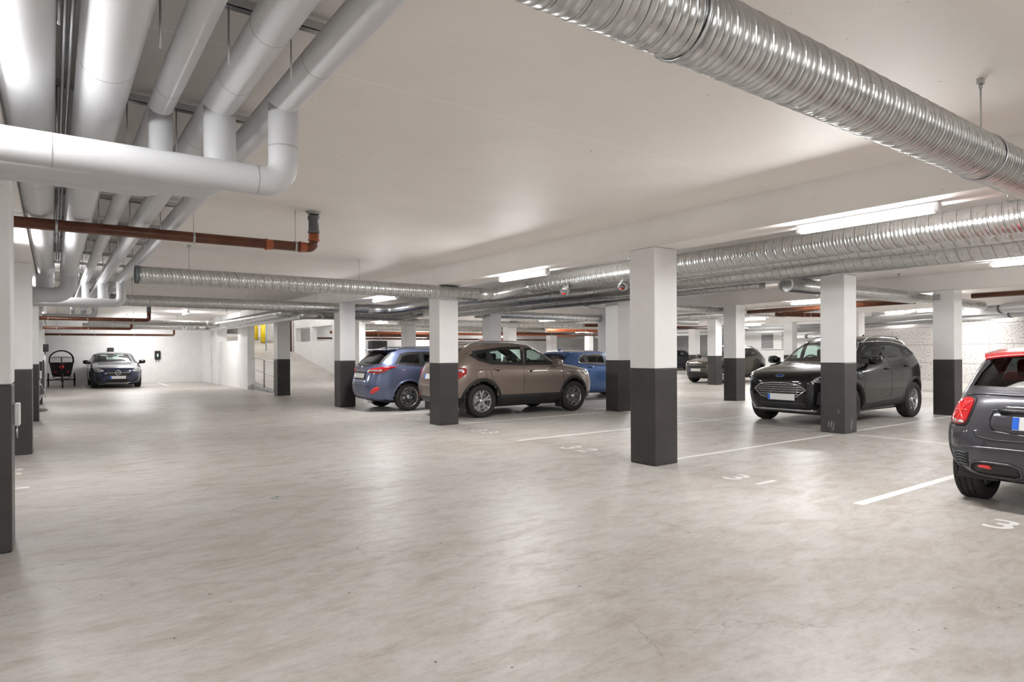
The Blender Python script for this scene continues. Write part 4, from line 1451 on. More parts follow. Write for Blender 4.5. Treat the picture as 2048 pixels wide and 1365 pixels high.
    tube(bm, [(car.X(ax[0]), -yo + .1, R), (car.X(ax[0]), yo - .1, R)], .04, 10)
    tube(bm, [(car.X(ax[1]), -yo + .1, R - .03), (car.X(ax[1]), yo - .1, R - .03)], .05, 10)
    link('underbody', bm, M['blackpl'], root)
    if extra:
        extra(car, root)
    return root, car

S5 = (5, True, False, .030)      # five double spokes
def gap_rect(x0, x1, z0, z1):
    return [(x0, z0), (x1, z0), (x1, z1), (x0, z1)]

# ---- brown crossover ------------------------------------------------
p_brown = carpaint('bronze_brown_paint', (0.235, 0.185, 0.155), .45)
brown = dict(L=4.33, xs=.955, R=.345, rim=.225, tw=.22, track=1.60, axles=(.88, 3.50), paint=p_brown, belt=1.04, wheel=S5, clad_z=.44, lip=.058,
  front=[(.9, .2), (.14, .24), (.03, .40), (0, .58), (.05, .78), (.17, .93), (.62, 1.04), (1.15, 1.11), (1.58, 1.33), (2.02, 1.50), (2.42, 1.565), (2.9, 1.58)],
  rear=[(3.4, .22), (4.20, .30), (4.31, .46), (4.33, .62), (4.27, .82), (4.22, .96), (4.18, 1.07), (4.12, 1.15), (3.98, 1.34), (3.74, 1.50), (3.42, 1.555), (2.95, 1.58)],
  w=[.70, .80, .865, .885, .892, .885, .868, .835, .745, .640, .46, .02],
  nf=[4.5, 4.2, 4.0, 4.0, 4.0, 4.2, 4.6, 4.6, 4.5, 4.5, 3.5, 2.2], nr=[4.5, 4.8, 4.8, 5.0, 5.2, 5.2, 4.8, 4.8, 4.6, 4.5, 4, 2.2], dz=[0, 0, 0, 0, 0, .01, .03, .02, .0, .0, .012, 0],
  windows=[[(1.42, 1.085), (2.34, 1.10), (2.24, 1.40), (2.12, 1.425), (2.0, 1.41), (1.72, 1.27)],
           [(2.44, 1.10), (3.20, 1.125), (3.28, 1.38), (2.90, 1.425), (2.36, 1.435)],
           [(3.27, 1.13), (3.55, 1.20), (3.74, 1.31), (3.62, 1.345), (3.34, 1.375)]],
  wglass=[M['glass'], M['glass'], M['dglass']],
  windscreen=[(-.64, 1.14), (.64, 1.14), (.50, 1.46), (-.50, 1.46)], rearwin=[(-.60, 1.12), (.60, 1.12), (.50, 1.42), (-.50, 1.42)],
  seams=[[(1.27, .42), (1.25, .70), (1.30, 1.04)], [(2.40, .42), (2.42, .75), (2.40, 1.06)], [(3.30, .98), (3.25, .78), (3.14, .66)], gap_rect(3.42, 3.66, .80, .98) + [(3.42, .80)]],
  handles=[(2.22, .955), (3.12, .985)], mirror=(1.50, .86, 1.11), rails=(1.95, 3.75, .53, 1.5), rail_chrome=True)
def brown_x(car, root):
    car.patch('tail_light', [(3.92, .85, .90), (3.92, .85, 1.02), (4.14, .8, 1.035), (4.25, .62, 1.0), (4.27, .55, .86), (4.15, .8, .78)], (.7, .7, 0), M['red'], root, off=.010, mirror=True, smooth_n=1)
    car.patch('reverse_lens', [(4.0, .85, .96), (4.02, .85, 1.005), (4.16, .8, 1.01), (4.16, .8, .955)], (.7, .7, 0), M['clear'], root, off=.014, mirror=True)
    car.patch('rear_reflector', [(4.3, .55, .40), (4.3, .55, .47), (4.3, .72, .47), (4.3, .72, .40)], (1, .2, 0), M['redlit'], root, off=.010, mirror=True)
    car.patch('headlight', [(.16, .60, .80), (.22, .58, .92), (.50, .78, .96), (.62, .85, .90), (.30, .83, .78)], (-.7, .7, .2), M['clear'], root, off=.008, mirror=True, smooth_n=1)
    car.patch('grille', [(0, -.42, .60), (0, .42, .60), (0, .50, .80), (0, -.50, .80)], (-1, 0, 0), M['blackpl'], root, off=.006)
    car.patch('side_repeater', [(1.05, .8, .84), (1.06, .8, .88), (1.16, .8, .885), (1.16, .8, .85)], (0, 1, 0), M['clear'], root, off=.006, mirror=True, skirt=.004)
    car.patch('sill_cladding', [(1.38, .8, .20), (1.34, .8, .44), (3.04, .8, .44), (3.0, .8, .20)], (0, 1, 0), M['blackpl'], root, off=.016, mirror=True, res=.08)
    car.strip('sill_edge', [(1.35, .8, .445), (3.04, .8, .445)], (0, 1, 0), M['alloy_dark'], root, r=.008, off=.01, mirror=True)
    plate(car, root, (1, 0, 0), 4.25, .84)
    car.patch('tow_bar', [(4.3, -.03, .30), (4.3, .03, .30), (4.3, .03, .38), (4.3, -.03, .38)], (1, 0, 0), M['blackpl'], root, off=.03, skirt=.1)
    # mud flaps behind the rear wheels
    for sd in (1, -1):
        link('mud_flap', bx(car.X(3.93), car.X(3.96), sd * .62 if sd > 0 else -.84, .84 if sd > 0 else -.62, .10, .42, .005), M['blackpl'], root)
        link('front_mud_flap', bx(car.X(1.30), car.X(1.325), sd * .66 if sd > 0 else -.84, .84 if sd > 0 else -.66, .12, .38, .005), M['blackpl'], root)
build_car('car', brown, 'bronze brown crossover parked side on behind the second pillar', (6.36 + 4.33 * .955 / 2, 11.82, 0), PI, brown_x)

# ---- slate blue estate ------------------------------------------------
p_slate = carpaint('slate_blue_paint', (0.115, 0.145, 0.25), .5)
slate = dict(L=4.48, xs=.96, R=.325, rim=.225, tw=.215, track=1.56, axles=(.88, 3.54), paint=p_slate, belt=1.0, wheel=(5, False, True, .028), lip=.03, lipmat=p_slate, Ra=.37,
  front=[(.9, .18), (.14, .22), (.03, .36), (0, .52), (.05, .70), (.17, .82), (.6, .93), (1.1, 1.0), (1.55, 1.22), (2.0, 1.40), (2.4, 1.46), (2.9, 1.475)],
  rear=[(3.4, .20), (4.34, .26), (4.46, .42), (4.48, .58), (4.44, .78), (4.40, .92), (4.36, 1.02), (4.28, 1.12), (4.12, 1.27), (3.92, 1.41), (3.5, 1.46), (3.0, 1.475)],
  w=[.70, .80, .86, .885, .89, .885, .87, .83, .74, .63, .46, .02],
  nf=[4.5, 4.2, 4.0, 4.0, 4.0, 4.2, 4.6, 4.6, 4.5, 4.5, 3.5, 2.2], nr=[4.5, 4.4, 4.3, 4.3, 4.4, 4.6, 4.8, 4.8, 4.2, 4.2, 4, 2.2], dz=[0, 0, 0, 0, 0, .01, .03, .02, 0, 0, .012, 0],
  windows=[[(1.40, .99), (2.28, 1.02), (2.22, 1.32), (2.0, 1.325), (1.7, 1.18)], [(2.38, 1.02), (3.16, 1.06), (3.12, 1.335), (2.32, 1.33)], [(3.24, 1.06), (3.84, 1.10), (3.68, 1.29), (3.52, 1.325), (3.20, 1.335)]],
  wglass=[M['glass'], M['dglass'], M['dglass']],
  windscreen=[(-.62, 1.04), (.62, 1.04), (.50, 1.36), (-.50, 1.36)], rearwin=[(-.64, 1.09), (-.2, 1.05), (.2, 1.05), (.64, 1.09), (.56, 1.36), (-.56, 1.36)],
  seams=[[(1.3, .35), (1.3, .95)], [(2.34, .35), (2.34, .98)], [(3.26, 1.0), (3.22, .8), (3.02, .62)]],
  handles=[(2.2, .93), (3.05, .96)], mirror=(1.45, .86, 1.03), rails=(1.95, 3.8, .52, 1.4), mirror_mat=p_slate)
def slate_x(car, root):
    car.patch('tail_light', [(3.86, .85, 1.02), (4.05, .8, 1.035), (4.30, .70, 1.01), (4.42, .42, .97), (4.44, .40, .89), (4.30, .68, .865), (4.20, .80, .90), (4.05, .84, .985)], (.75, .66, 0), M['red'], root, off=.012, mirror=True, smooth_n=1)
    car.patch('reverse_lens', [(4.20, .74, .955), (4.36, .58, .96), (4.42, .45, .95), (4.42, .45, .925), (4.33, .62, .92), (4.22, .74, .925)], (.75, .66, 0), M['clear'], root, off=.017, mirror=True)
    car.patch('rear_reflector', [(4.40, .56, .40), (4.42, .50, .44), (4.36, .64, .56), (4.30, .72, .57), (4.30, .72, .50)], (.9, .4, 0), M['redlit'], root, off=.008, mirror=True, smooth_n=1)
    car.strip('boot_gap', [(4.4, -.60, .98), (4.4, -.60, .72), (4.4, -.45, .655), (4.4, .45, .655), (4.4, .60, .72), (4.4, .60, .98)], (1, 0, 0), M['blackpl'], root, r=.005, off=-.001)
    car.patch('plate_recess', [(4.4, -.34, .73), (4.4, .34, .73), (4.4, .30, .91), (4.4, -.30, .91)], (1, 0, 0), M['blackpl'], root, off=.003, skirt=.004)
    plate(car, root, (1, 0, 0), 4.42, .81, m_blue=False)
    car.patch('high_brake_light', [(3.95, -.18, 1.405), (3.95, .18, 1.405), (3.95, .18, 1.425), (3.95, -.18, 1.425)], (1, 0, .35), M['red'], root, off=.02, skirt=.02)
    bm = bmesh.new()
    xs = car.X(3.86)
    v = [bm.verts.new(p) for p in ((xs - .12, -.60, 1.445), (xs - .12, .60, 1.445), (xs + .20, .56, 1.415), (xs + .20, -.56, 1.415), (xs - .12, -.60, 1.41), (xs - .12, .60, 1.41), (xs + .20, .56, 1.395), (xs + .20, -.56, 1.395))]
    for q in ((0, 3, 2, 1), (4, 5, 6, 7), (0, 1, 5, 4), (2, 3, 7, 6), (1, 2, 6, 5), (3, 0, 4, 7)):
        bm.faces.new([v[i] for i in q])
    bmesh.ops.bevel(bm, geom=list(bm.edges), offset=.008, segments=2, affect='EDGES')
    link('roof_spoiler', bm, p_slate, root)
    q, n = car.cast((car.X(3.72), 0, 1.5), (0, 0, 1))
    bm = bmesh.new(); tube(bm, [q, q + Vector((.02, 0, .03))], .018, 8); tube(bm, [q + Vector((.01, 0, .02)), q + Vector((.16, 0, .20))], .004, 6); link('antenna', bm, M['blackpl'], root)
    car.strip('rear_wiper', [(4.2, -.05, 1.09), (4.2, .30, 1.10), (4.2, .42, 1.13)], (1, 0, .3), M['blackpl'], root, r=.009, off=.014)
    car.strip('window_chrome', [(3.20, .8, 1.035), (3.86, .8, 1.075)], (0, 1, 0), M['chrome'], root, r=.006, off=.006, mirror=True)
    bm = bmesh.new(); lathe(bm, [(.0, .004), (.045, .004), (.055, 0)], 24, 'X', car.cast((car.X(4.4), 0, .99), (1, 0, 0), .004)[0]); link('badge', bm, M['chrome'], root)
    bm = bmesh.new(); tube(bm, [(car.X(4.30), .45, .24), (car.X(4.42), .45, .24)], .03, 14); link('exhaust', bm, M['steel'], root)
build_car('car', slate, 'slate blue estate car with a roof aerial, its tail beside the third pillar', (5.78 + 4.48 * .96 / 2, 14.18, 0), PI, slate_x)

# ---- black crossover ------------------------------------------------
p_black = carpaint('deep_black_paint', (0.005, 0.005, 0.006), 0.0, rough=.25)
p_black.node_tree.nodes['Principled BSDF'].inputs['Specular IOR Level'].default_value = 0.15
p_black.node_tree.nodes['Principled BSDF'].inputs['Coat Weight'].default_value = 0.9
blackc = dict(L=4.61, xs=.93, R=.36, rim=.225, tw=.235, track=1.66, axles=(.93, 3.64), paint=p_black, belt=1.1, wheel=S5, lip=.05, lipmat=M['blackpl'], drv=1,
  front=[(1.0, .22), (.15, .25), (.05, .40), (.02, .58), (.03, .78), (.12, .93), (.6, 1.06), (1.25, 1.14), (1.70, 1.37), (2.18, 1.56), (2.6, 1.635), (3.0, 1.65)],
  rear=[(3.6, .24), (4.45, .30), (4.58, .48), (4.61, .68), (4.58, .88), (4.54, 1.0), (4.47, 1.10), (4.36, 1.20), (4.16, 1.38), (3.92, 1.55), (3.55, 1.625), (3.1, 1.65)],
  w=[.72, .84, .915, .94, .945, .935, .915, .875, .775, .66, .47, .02],
  nf=[4.5, 4.2, 4.0, 4.0, 4.0, 4.2, 4.6, 4.6, 4.5, 4.5, 3.5, 2.2], nr=[4.5, 4.4, 4.3, 4.3, 4.4, 4.6, 4.8, 4.8, 4.2, 4.2, 4, 2.2], dz=[0, 0, 0, 0, 0, .02, .05, .02, 0, 0, .012, 0],
  windows=[[(1.50, 1.13), (2.42, 1.17), (2.34, 1.475), (2.1, 1.47), (1.85, 1.35)], [(2.52, 1.17), (3.30, 1.22), (3.34, 1.44), (3.0, 1.485), (2.44, 1.485)], [(3.40, 1.235), (3.80, 1.29), (3.66, 1.38), (3.43, 1.43)]],
  wglass=[M['glass'], M['glass'], M['dglass']],
  windscreen=[(-.68, 1.17), (.68, 1.17), (.52, 1.52), (-.52, 1.52)], rearwin=[(-.62, 1.2), (.62, 1.2), (.5, 1.48), (-.5, 1.48)],
  seams=[[(1.40, .35), (1.36, .7), (1.42, 1.08)], [(2.50, .35), (2.48, 1.12)], [(3.42, 1.15), (3.36, .85), (3.14, .66)]],
  handles=[(2.32, 1.0), (3.24, 1.04)], mirror=(1.62, .90, 1.17), rails=(2.1, 3.85, .56, 1.5))
GR = [(-.46, .66), (-.30, .74), (0, .765), (.30, .74), (.46, .66), (.30, .53), (.20, .50), (-.20, .50), (-.30, .53)]
def blackc_x(car, root):
    GRL = [(-.50, .655), (-.36, .745), (-.15, .775), (.15, .775), (.36, .745), (.50, .655), (.34, .53), (.22, .50), (-.22, .50), (-.34, .53)]
    car.patch('grille', [(0, y, z) for y, z in GRL], (-1, 0, 0), M['blackpl'], root, off=.006)
    car.strip('grille_frame', [(0, y, z) for y, z in GRL], (-1, 0, 0), M['chrome'], root, r=.008, off=.012, closed=True)
    for z, h in ((.735, .36), (.695, .43), (.655, .47), (.615, .43), (.575, .38), (.54, .33)):
        car.strip('grille_bar', [(0, -h, z), (0, h, z)], (-1, 0, 0), M['chrome'], root, r=.006, off=.012)
    car.patch('headlight', [(.10, .60, .80), (.12, .62, .86), (.35, .80, .96), (.55, .86, .975), (.42, .87, .85), (.22, .82, .79)], (-.75, .6, .25), M['clear'], root, off=.010, mirror=True, smooth_n=1)
    for k in range(3):
        car.patch('headlight_cell', [(.2, .66 + .07 * k, .83 + .015 * k), (.2, .71 + .07 * k, .83 + .015 * k), (.2, .71 + .07 * k, .87 + .015 * k), (.2, .66 + .07 * k, .87 + .015 * k)], (-.75, .6, .2), M['blackpl'], root, off=.015, mirror=True)
    car.patch('lower_intake', [(0, -.50, .33), (0, .50, .33), (0, .46, .42), (0, -.46, .42)], (-1, 0, 0), M['blackpl'], root, off=.006)
    car.patch('skid_plate', [(0, -.58, .275), (0, .58, .275), (0, .62, .305), (0, -.62, .305)], (-1, 0, 0), M['alloy'], root, off=.02, skirt=.03)
    for my in (1, -1):
        car.patch('side_intake', [(.1, my * .66, .40), (.1, my * .74, .38), (.1, my * .80, .66), (.1, my * .70, .62)], (-.9, my * .4, 0), M['blackpl'], root, off=.004)
    plate(car, root, (-1, 0, 0), 0, .52, y=-.06)
    q, n = car.cast((car.X(.1), 0, .885), (-1, 0, .4), .006)
    for r_, mm, nm in ((1.0, M['chrome'], 'oval_badge'), (.78, mat('badge_blue', (.02, .05, .2), .2), 'badge_field')):
        bm = bmesh.new()
        ring = [bm.verts.new(q + n * (.004 if r_ < 1 else .001) + Vector((0, math.cos(a) * .085 * r_, 0)) + n.cross(Vector((0, 1, 0))) * math.sin(a) * .036 * r_) for a in [2 * PI * i / 32 for i in range(32)]]
        bm.faces.new(ring)
        r2 = bmesh.ops.extrude_face_region(bm, geom=list(bm.faces))
        bmesh.ops.translate(bm, verts=[v for v in r2['geom'] if isinstance(v, bmesh.types.BMVert)], vec=n * .004)
        bmesh.ops.recalc_face_normals(bm, faces=bm.faces)
        link(nm, bm, mm, root)
    car.strip('window_chrome', [(1.42, .8, 1.15), (1.78, .8, 1.36), (2.05, .8, 1.50), (2.44, .8, 1.525), (3.0, .8, 1.515), (3.42, .8, 1.46), (3.68, .8, 1.41), (3.88, .8, 1.29)], (0, 1, 0), M['chrome'], root, r=.009, off=.008, mirror=True)
    car.patch('tail_light', [(4.15, .8, 1.03), (4.45, .7, 1.08), (4.5, .5, 1.05), (4.52, .5, .95), (4.3, .8, .95)], (.7, .7, 0), M['red'], root, off=.01, mirror=True, smooth_n=1)
    car.patch('lower_door_trim', [(1.45, .8, .27), (1.44, .8, .40), (3.12, .8, .50), (3.16, .8, .30)], (0, 1, 0), M['blackpl'], root, off=.008, mirror=True, res=.08)
    car.patch('charge_flap', [(1.12, .8, .83), (1.12, .8, .98), (1.30, .8, .98), (1.30, .8, .83)], (0, 1, 0), M['alloy_dark'], root, off=.005, mirror=True, smooth_n=2)
    q, n = car.cast((car.X(1.9), 0, 1.5), (-1, 0, .5), -.05)
    bm = bmesh.new(); box(bm, q.x + .05, q.x + .08, -.12, .12, 1.42, 1.48, .01); link('inner_mirror', bm, M['blackpl'], root)
    q, n = car.cast((car.X(3.4), 0, 1.5), (0, 0, 1))
    bm = bmesh.new(); tube(bm, [q, q + Vector((.05, 0, .05))], .018, 8, radii=[.03, .008]); link('antenna', bm, M['blackpl'], root)
build_car('car', blackc, 'black crossover with chrome barred grille parked behind the scuffed pillar', (10.68 + 4.61 * .93 / 2, 6.58, 0), 0, blackc_x)

# ---- dark blue hatchback at the end wall ------------------------------
p_navy = carpaint('dark_blue_paint', (0.012, 0.022, 0.06), .4, rough=.25)
navy = dict(L=4.42, xs=1.0, R=.33, rim=.22, tw=.22, track=1.58, axles=(.87, 3.6), paint=p_navy, belt=.98, wheel=S5, lip=.02, lipmat=p_navy, Ra=.365,
  front=[(.9, .16), (.12, .20), (.02, .34), (0, .50), (.03, .66), (.12, .78), (.6, .90), (1.2, .99), (1.65, 1.20), (2.1, 1.37), (2.5, 1.425), (2.9, 1.44)],
  rear=[(3.4, .18), (4.25, .25), (4.38, .42), (4.42, .6), (4.40, .8), (4.36, .95), (4.3, 1.02), (4.22, 1.08), (4.05, 1.22), (3.85, 1.36), (3.5, 1.41), (3.0, 1.44)],
  w=[.70, .82, .88, .898, .898, .89, .865, .82, .73, .62, .45, .02],
  nf=[4.5, 4.2, 4.0, 4.0, 4.0, 4.2, 4.6, 4.6, 4.5, 4.5, 3.5, 2.2], nr=[4.5, 4.4, 4.3, 4.3, 4.4, 4.6, 4.8, 4.8, 4.2, 4.2, 4, 2.2], dz=[0, 0, 0, 0, 0, .02, .05, .02, 0, 0, .012, 0],
  windows=[[(1.45, .98), (2.30, 1.0), (2.25, 1.28), (2.05, 1.285), (1.75, 1.16)], [(2.40, 1.0), (3.4, 1.04), (3.2, 1.25), (2.9, 1.285), (2.34, 1.29)]],
  windscreen=[(-.64, 1.02), (.64, 1.02), (.49, 1.34), (-.49, 1.34)], rearwin=[(-.6, 1.08), (.6, 1.08), (.5, 1.32), (-.5, 1.32)], rglass=M['glass'],
  seams=[[(1.3, .35), (1.3, .95)], [(2.35, .35), (2.35, .97)]], handles=[(2.2, .86), (3.2, .88)], mirror=(1.55, .86, 1.02), mirror_mat=M['blackpl'], drv=1)
def navy_x(car, root):
    g_ = [(-.42, .66), (.42, .66), (.36, .52), (.24, .48), (-.24, .48), (-.36, .52)]
    car.patch('grille', [(0, y, z) for y, z in g_], (-1, 0, 0), M['blackpl'], root, off=.005)
    car.strip('grille_bar', [(0, -.42, .605), (0, .42, .605)], (-1, 0, 0), M['alloy'], root, r=.013, off=.012)
    car.patch('lower_intake', [(0, -.40, .24), (0, .40, .24), (0, .34, .36), (0, -.34, .36)], (-1, 0, 0), M['blackpl'], root, off=.005)
    car.strip('lower_trim', [(0, -.42, .225), (0, .42, .225)], (-1, 0, 0), M['chrome'], root, r=.010, off=.012)
    for my in (1, -1):
        car.patch('side_intake', [(.1, my * .50, .26), (.15, my * .76, .27), (.15, my * .76, .46), (.1, my * .60, .42)], (-.9, my * .3, 0), M['blackpl'], root, off=.005)
    car.patch('headlight', [(.12, .44, .70), (.14, .46, .64), (.20, .60, .62), (.35, .78, .68), (.50, .85, .80), (.36, .72, .81)], (-.85, .4, .2), M['clear'], root, off=.008, mirror=True, smooth_n=1)
    plate(car, root, (-1, 0, 0), 0, .43)
    q, n = car.cast((car.X(.05), 0, .605), (-1, 0, 0), .022)
    bm = bmesh.new()
    ringpts = [q + Vector((0, math.cos(2 * PI * i / 28) * .09, math.sin(2 * PI * i / 28) * .09)) for i in range(29)]
    tube(bm, ringpts, .011, 8)
    for k in range(3):
        a = PI / 2 + 2 * PI * k / 3
        tube(bm, [q, q + Vector((0, math.cos(a) * .088, math.sin(a) * .088))], .01, 8, radii=[.017, .004])
    link('star_badge', bm, M['chrome'], root)
    bm = bmesh.new(); lathe(bm, [(0, 0), (.085, 0), (.085, .01)], 24, 'X', q + Vector((.008, 0, 0))); link('badge_field', bm, M['blackpl'], root)
    q, n = car.cast((car.X(1.95), 0, 1.3), (-1, 0, .5), -.06)
    link('inner_mirror', bx(q.x + .05, q.x + .08, -.11, .11, 1.24, 1.30, .01), M['blackpl'], root)
build_car('car', navy, 'dark blue hatchback with a star badge facing the camera at the end wall', (2.05, 29.05 + 2.21, 0), PI / 2, navy_x)

# ---- grey hatchback with red roof at the right edge --------------------
p_grey = carpaint('thunder_grey_paint', (0.060, 0.060, 0.072), .5)
p_red = carpaint('chili_red_paint', (0.50, 0.008, 0.012), .15)
mini = dict(L=3.84, xs=.97, R=.315, rim=.205, tw=.215, track=1.50, axles=(.78, 3.27), paint=p_grey, belt=.99, wheel=S5, lip=.045, Ra=.37, tread=True, inset=.045, seats=(1.9, 2.6),
  front=[(.8, .17), (.12, .22), (.02, .36), (0, .52), (.03, .68), (.10, .80), (.5, .93), (1.0, 1.0), (1.35, 1.20), (1.62, 1.315), (2.0, 1.37), (2.4, 1.385)],
  rear=[(3.0, .20), (3.70, .26), (3.82, .38), (3.84, .52), (3.83, .66), (3.79, .80), (3.74, .92), (3.66, 1.0), (3.50, 1.20), (3.38, 1.315), (3.20, 1.365), (2.5, 1.385)],
  w=[.68, .76, .83, .86, .868, .865, .845, .80, .725, .655, .58, .02],
  nf=[4.5, 4.2, 4.0, 4.0, 4.0, 4.2, 4.6, 4.6, 4.5, 4.5, 4.0, 2.2], nr=[5, 6, 6.2, 6.2, 6, 5.4, 4.8, 4.6, 4.4, 4.6, 4.6, 2.2], dz=[0, 0, 0, 0, 0, .01, .03, .0, 0, 0, .012, 0],
  windows=[[(1.25, 1.0), (2.3, 1.02), (2.3, 1.31), (1.75, 1.31), (1.5, 1.2)], [(2.38, 1.02), (3.2, 1.04), (3.12, 1.29), (2.38, 1.31)]],
  wglass=[M['glass'], M['dglass']],
  windscreen=[(-.62, 1.03), (.62, 1.03), (.55, 1.30), (-.55, 1.30)], rearwin=[(-.66, 1.02), (.66, 1.02), (.62, 1.15), (.53, 1.30), (-.53, 1.30), (-.62, 1.15)],
  seams=[[(1.1, .35), (1.1, .95)], [(2.34, .35), (2.36, .97)]], handles=[(2.2, .9)], mirror=(1.25, .82, 1.03), mirror_mat=p_red, clad_z=.20)
def mini_x(car, root):
    L = 3.8
    # red roof panel with overhanging rear spoiler
    roofp = [(1.62, -.60, 1.4), (1.62, .60, 1.4), (3.30, .60, 1.4), (3.36, .45, 1.4), (3.38, 0, 1.4), (3.36, -.45, 1.4), (3.30, -.60, 1.4)]
    car.patch('roof_panel', roofp, (0, 0, 1), p_red, root, off=.010, res=.08, skirt=.02)
    bm = bmesh.new()
    rows = []
    for x, z, h in ((3.16, 1.380, .61), (3.40, 1.358, .60), (3.55, 1.330, .555), (3.58, 1.312, .54), (3.55, 1.300, .54), (3.30, 1.30, .58)):
        row = []
        for i in range(13):
            u = -1 + 2 * i / 12
            row.append(bm.verts.new((car.X(x - .07 * u * u), u * h, z - .035 * abs(u) ** 3)))
        rows.append(row)
    for a, b in zip(rows, rows[1:]):
        for i in range(12):
            bm.faces.new((a[i], a[i + 1], b[i + 1], b[i])).smooth = True
    bmesh.ops.recalc_face_normals(bm, faces=bm.faces)
    link('roof_spoiler', bm, p_red, root)
    car.strip('roof_edge', [(3.36, -.63, 1.325), (3.40, -.3, 1.33), (3.40, .3, 1.33), (3.36, .63, 1.325)], (1, 0, .2), M['blackpl'], root, r=.014, off=.004)
    # tail lights: black surround, red lens, bright cross bars of the flag motif
    TL = [(3.7, .545, .90), (3.7, .565, .94), (3.68, .62, .955), (3.62, .70, .94), (3.58, .755, .87), (3.58, .765, .76), (3.6, .74, .70), (3.68, .62, .685), (3.7, .56, .70), (3.7, .545, .74)]
    car.patch('tail_light_surround', TL, (.88, .48, 0), M['blackpl'], root, off=.006, mirror=True, smooth_n=2, res=.03)
    def sc(k, TLx=TL):
        cy = sum(p[1] for p in TLx) / len(TLx); cz = sum(p[2] for p in TLx) / len(TLx)
        return [(p[0], cy + (p[1] - cy) * k, cz + (p[2] - cz) * k) for p in TLx]
    lens = car.patch('tail_light', sc(.86), (.88, .48, 0), M['red'], root, off=.016, mirror=True, smooth_n=2, res=.03)
    cy, cz = .655, .825
    for my in (1, -1):
        for pts in ([(cy - .075, cz), (cy + .08, cz)], [(cy + .0, cz + .10), (cy + .0, cz - .10)], [(cy - .07, cz + .085), (cy + .08, cz - .07)], [(cy - .065, cz - .085), (cy + .085, cz + .065)]):
            car.strip('light_bar', [(3.7, my * y, z) for y, z in pts], (.88, my * .48, 0), M['redlit'], root, r=.008, off=.018)
        car.patch('indicator_lens', [(3.7, my * .58, .715), (3.7, my * .58, .735), (3.65, my * .70, .745), (3.65, my * .70, .725)], (.88, my * .48, 0), M['clear'], root, off=.020, skirt=.004)
    # bumper: shadow gap, side grilles, fog lamps
    car.strip('boot_gap', [(3.8, -.56, .70), (3.8, -.52, .62), (3.8, -.40, .60), (3.8, .40, .60), (3.8, .52, .62), (3.8, .56, .70)], (1, 0, 0), M['blackpl'], root, r=.007, off=-.001)
    car.strip('boot_lip', [(3.72, -.64, 1.0), (3.74, -.3, .985), (3.74, .3, .985), (3.72, .64, 1.0)], (1, 0, .3), p_grey, root, r=.011, off=.003)
    car.strip('bumper_crease', [(3.8, -.76, .52), (3.84, -.4, .53), (3.84, .4, .53), (3.8, .76, .52)], (1, 0, 0), p_grey, root, r=.010, off=.0, res=.08)
    for my in (1, -1):
        V_ = [(3.8, my * .575, .475), (3.75, my * .76, .505), (3.74, my * .80, .50), (3.74, my * .79, .42), (3.76, my * .73, .365), (3.8, my * .60, .335)]
        car.patch('side_vent', V_, (.88, my * .48, 0), M['blackpl'], root, off=.005, res=.03)
        for k in range(5):
            z = .372 + .024 * k
            car.strip('vent_rib', [(3.8, my * .60, z), (3.78, my * (.65), z + .010), (3.77, my * .70, z - .002), (3.76, my * .75, z + .010)], (.88, my * .48, 0), M['grey_pvc'], root, r=.005, off=.012)
        car.patch('lower_vent', [(3.8, my * .22, .30), (3.8, my * .52, .30), (3.8, my * .57, .335), (3.8, my * .55, .385), (3.8, my * .48, .40), (3.8, my * .22, .395)], (1, my * .2, 0), M['blackpl'], root, off=.005, smooth_n=1)
        car.strip('vent_frame', [(3.8, my * .21, .29), (3.8, my * .53, .29), (3.8, my * .585, .335), (3.8, my * .56, .395), (3.8, my * .48, .41), (3.8, my * .21, .405)], (1, my * .2, 0), p_grey, root, r=.010, off=.006, closed=True, smooth_n=1)
        car.patch('rear_fog_lamp', [(3.8, my * .40, .355), (3.8, my * .50, .36), (3.8, my * .505, .382), (3.8, my * .42, .388)], (1, my * .2, 0), M['redlit'], root, off=.014, smooth_n=1)
    # plate recess and grip
    car.patch('plate_recess', [(3.8, -.40, .66), (3.8, .40, .66), (3.8, .44, .75), (3.8, .40, .86), (3.8, -.40, .86), (3.8, -.44, .75)], (1, 0, 0), p_grey, root, off=.004, smooth_n=1)
    car.strip('recess_edge', [(3.8, -.40, .655), (3.8, .40, .655), (3.8, .44, .75), (3.8, .40, .865), (3.8, -.40, .865), (3.8, -.44, .75)], (1, 0, 0), p_grey, root, r=.008, off=.004, closed=True, smooth_n=1)
    car.patch('boot_grip', [(3.8, -.36, .825), (3.8, .36, .825), (3.8, .38, .865), (3.8, -.38, .865)], (1, 0, .1), M['blackpl'], root, off=.024, smooth_n=1, skirt=.025)
    car.strip('grip_trim', [(3.8, -.33, .875), (3.8, .33, .875)], (1, 0, .1), M['chrome'], root, r=.007, off=.02)
    plate(car, root, (1, 0, 0), 3.8, .745)
    car.strip('rear_wiper', [(3.6, .0, 1.035), (3.6, .28, 1.05), (3.6, .40, 1.06)], (1, 0, .3), M['blackpl'], root, r=.012, off=.016)
    for y in (-.12, .12):
        bm = bmesh.new(); tube(bm, [(car.X(3.68), y, .27), (car.X(3.84), y, .27)], .035, 18); link('exhaust', bm, M['chrome'], root)
build_car('car', mini, 'dark grey small hatchback with a red roof cut by the right edge of the photo', (6.36 + 3.84 * .97 / 2, 1.585, 0), PI, mini_x)

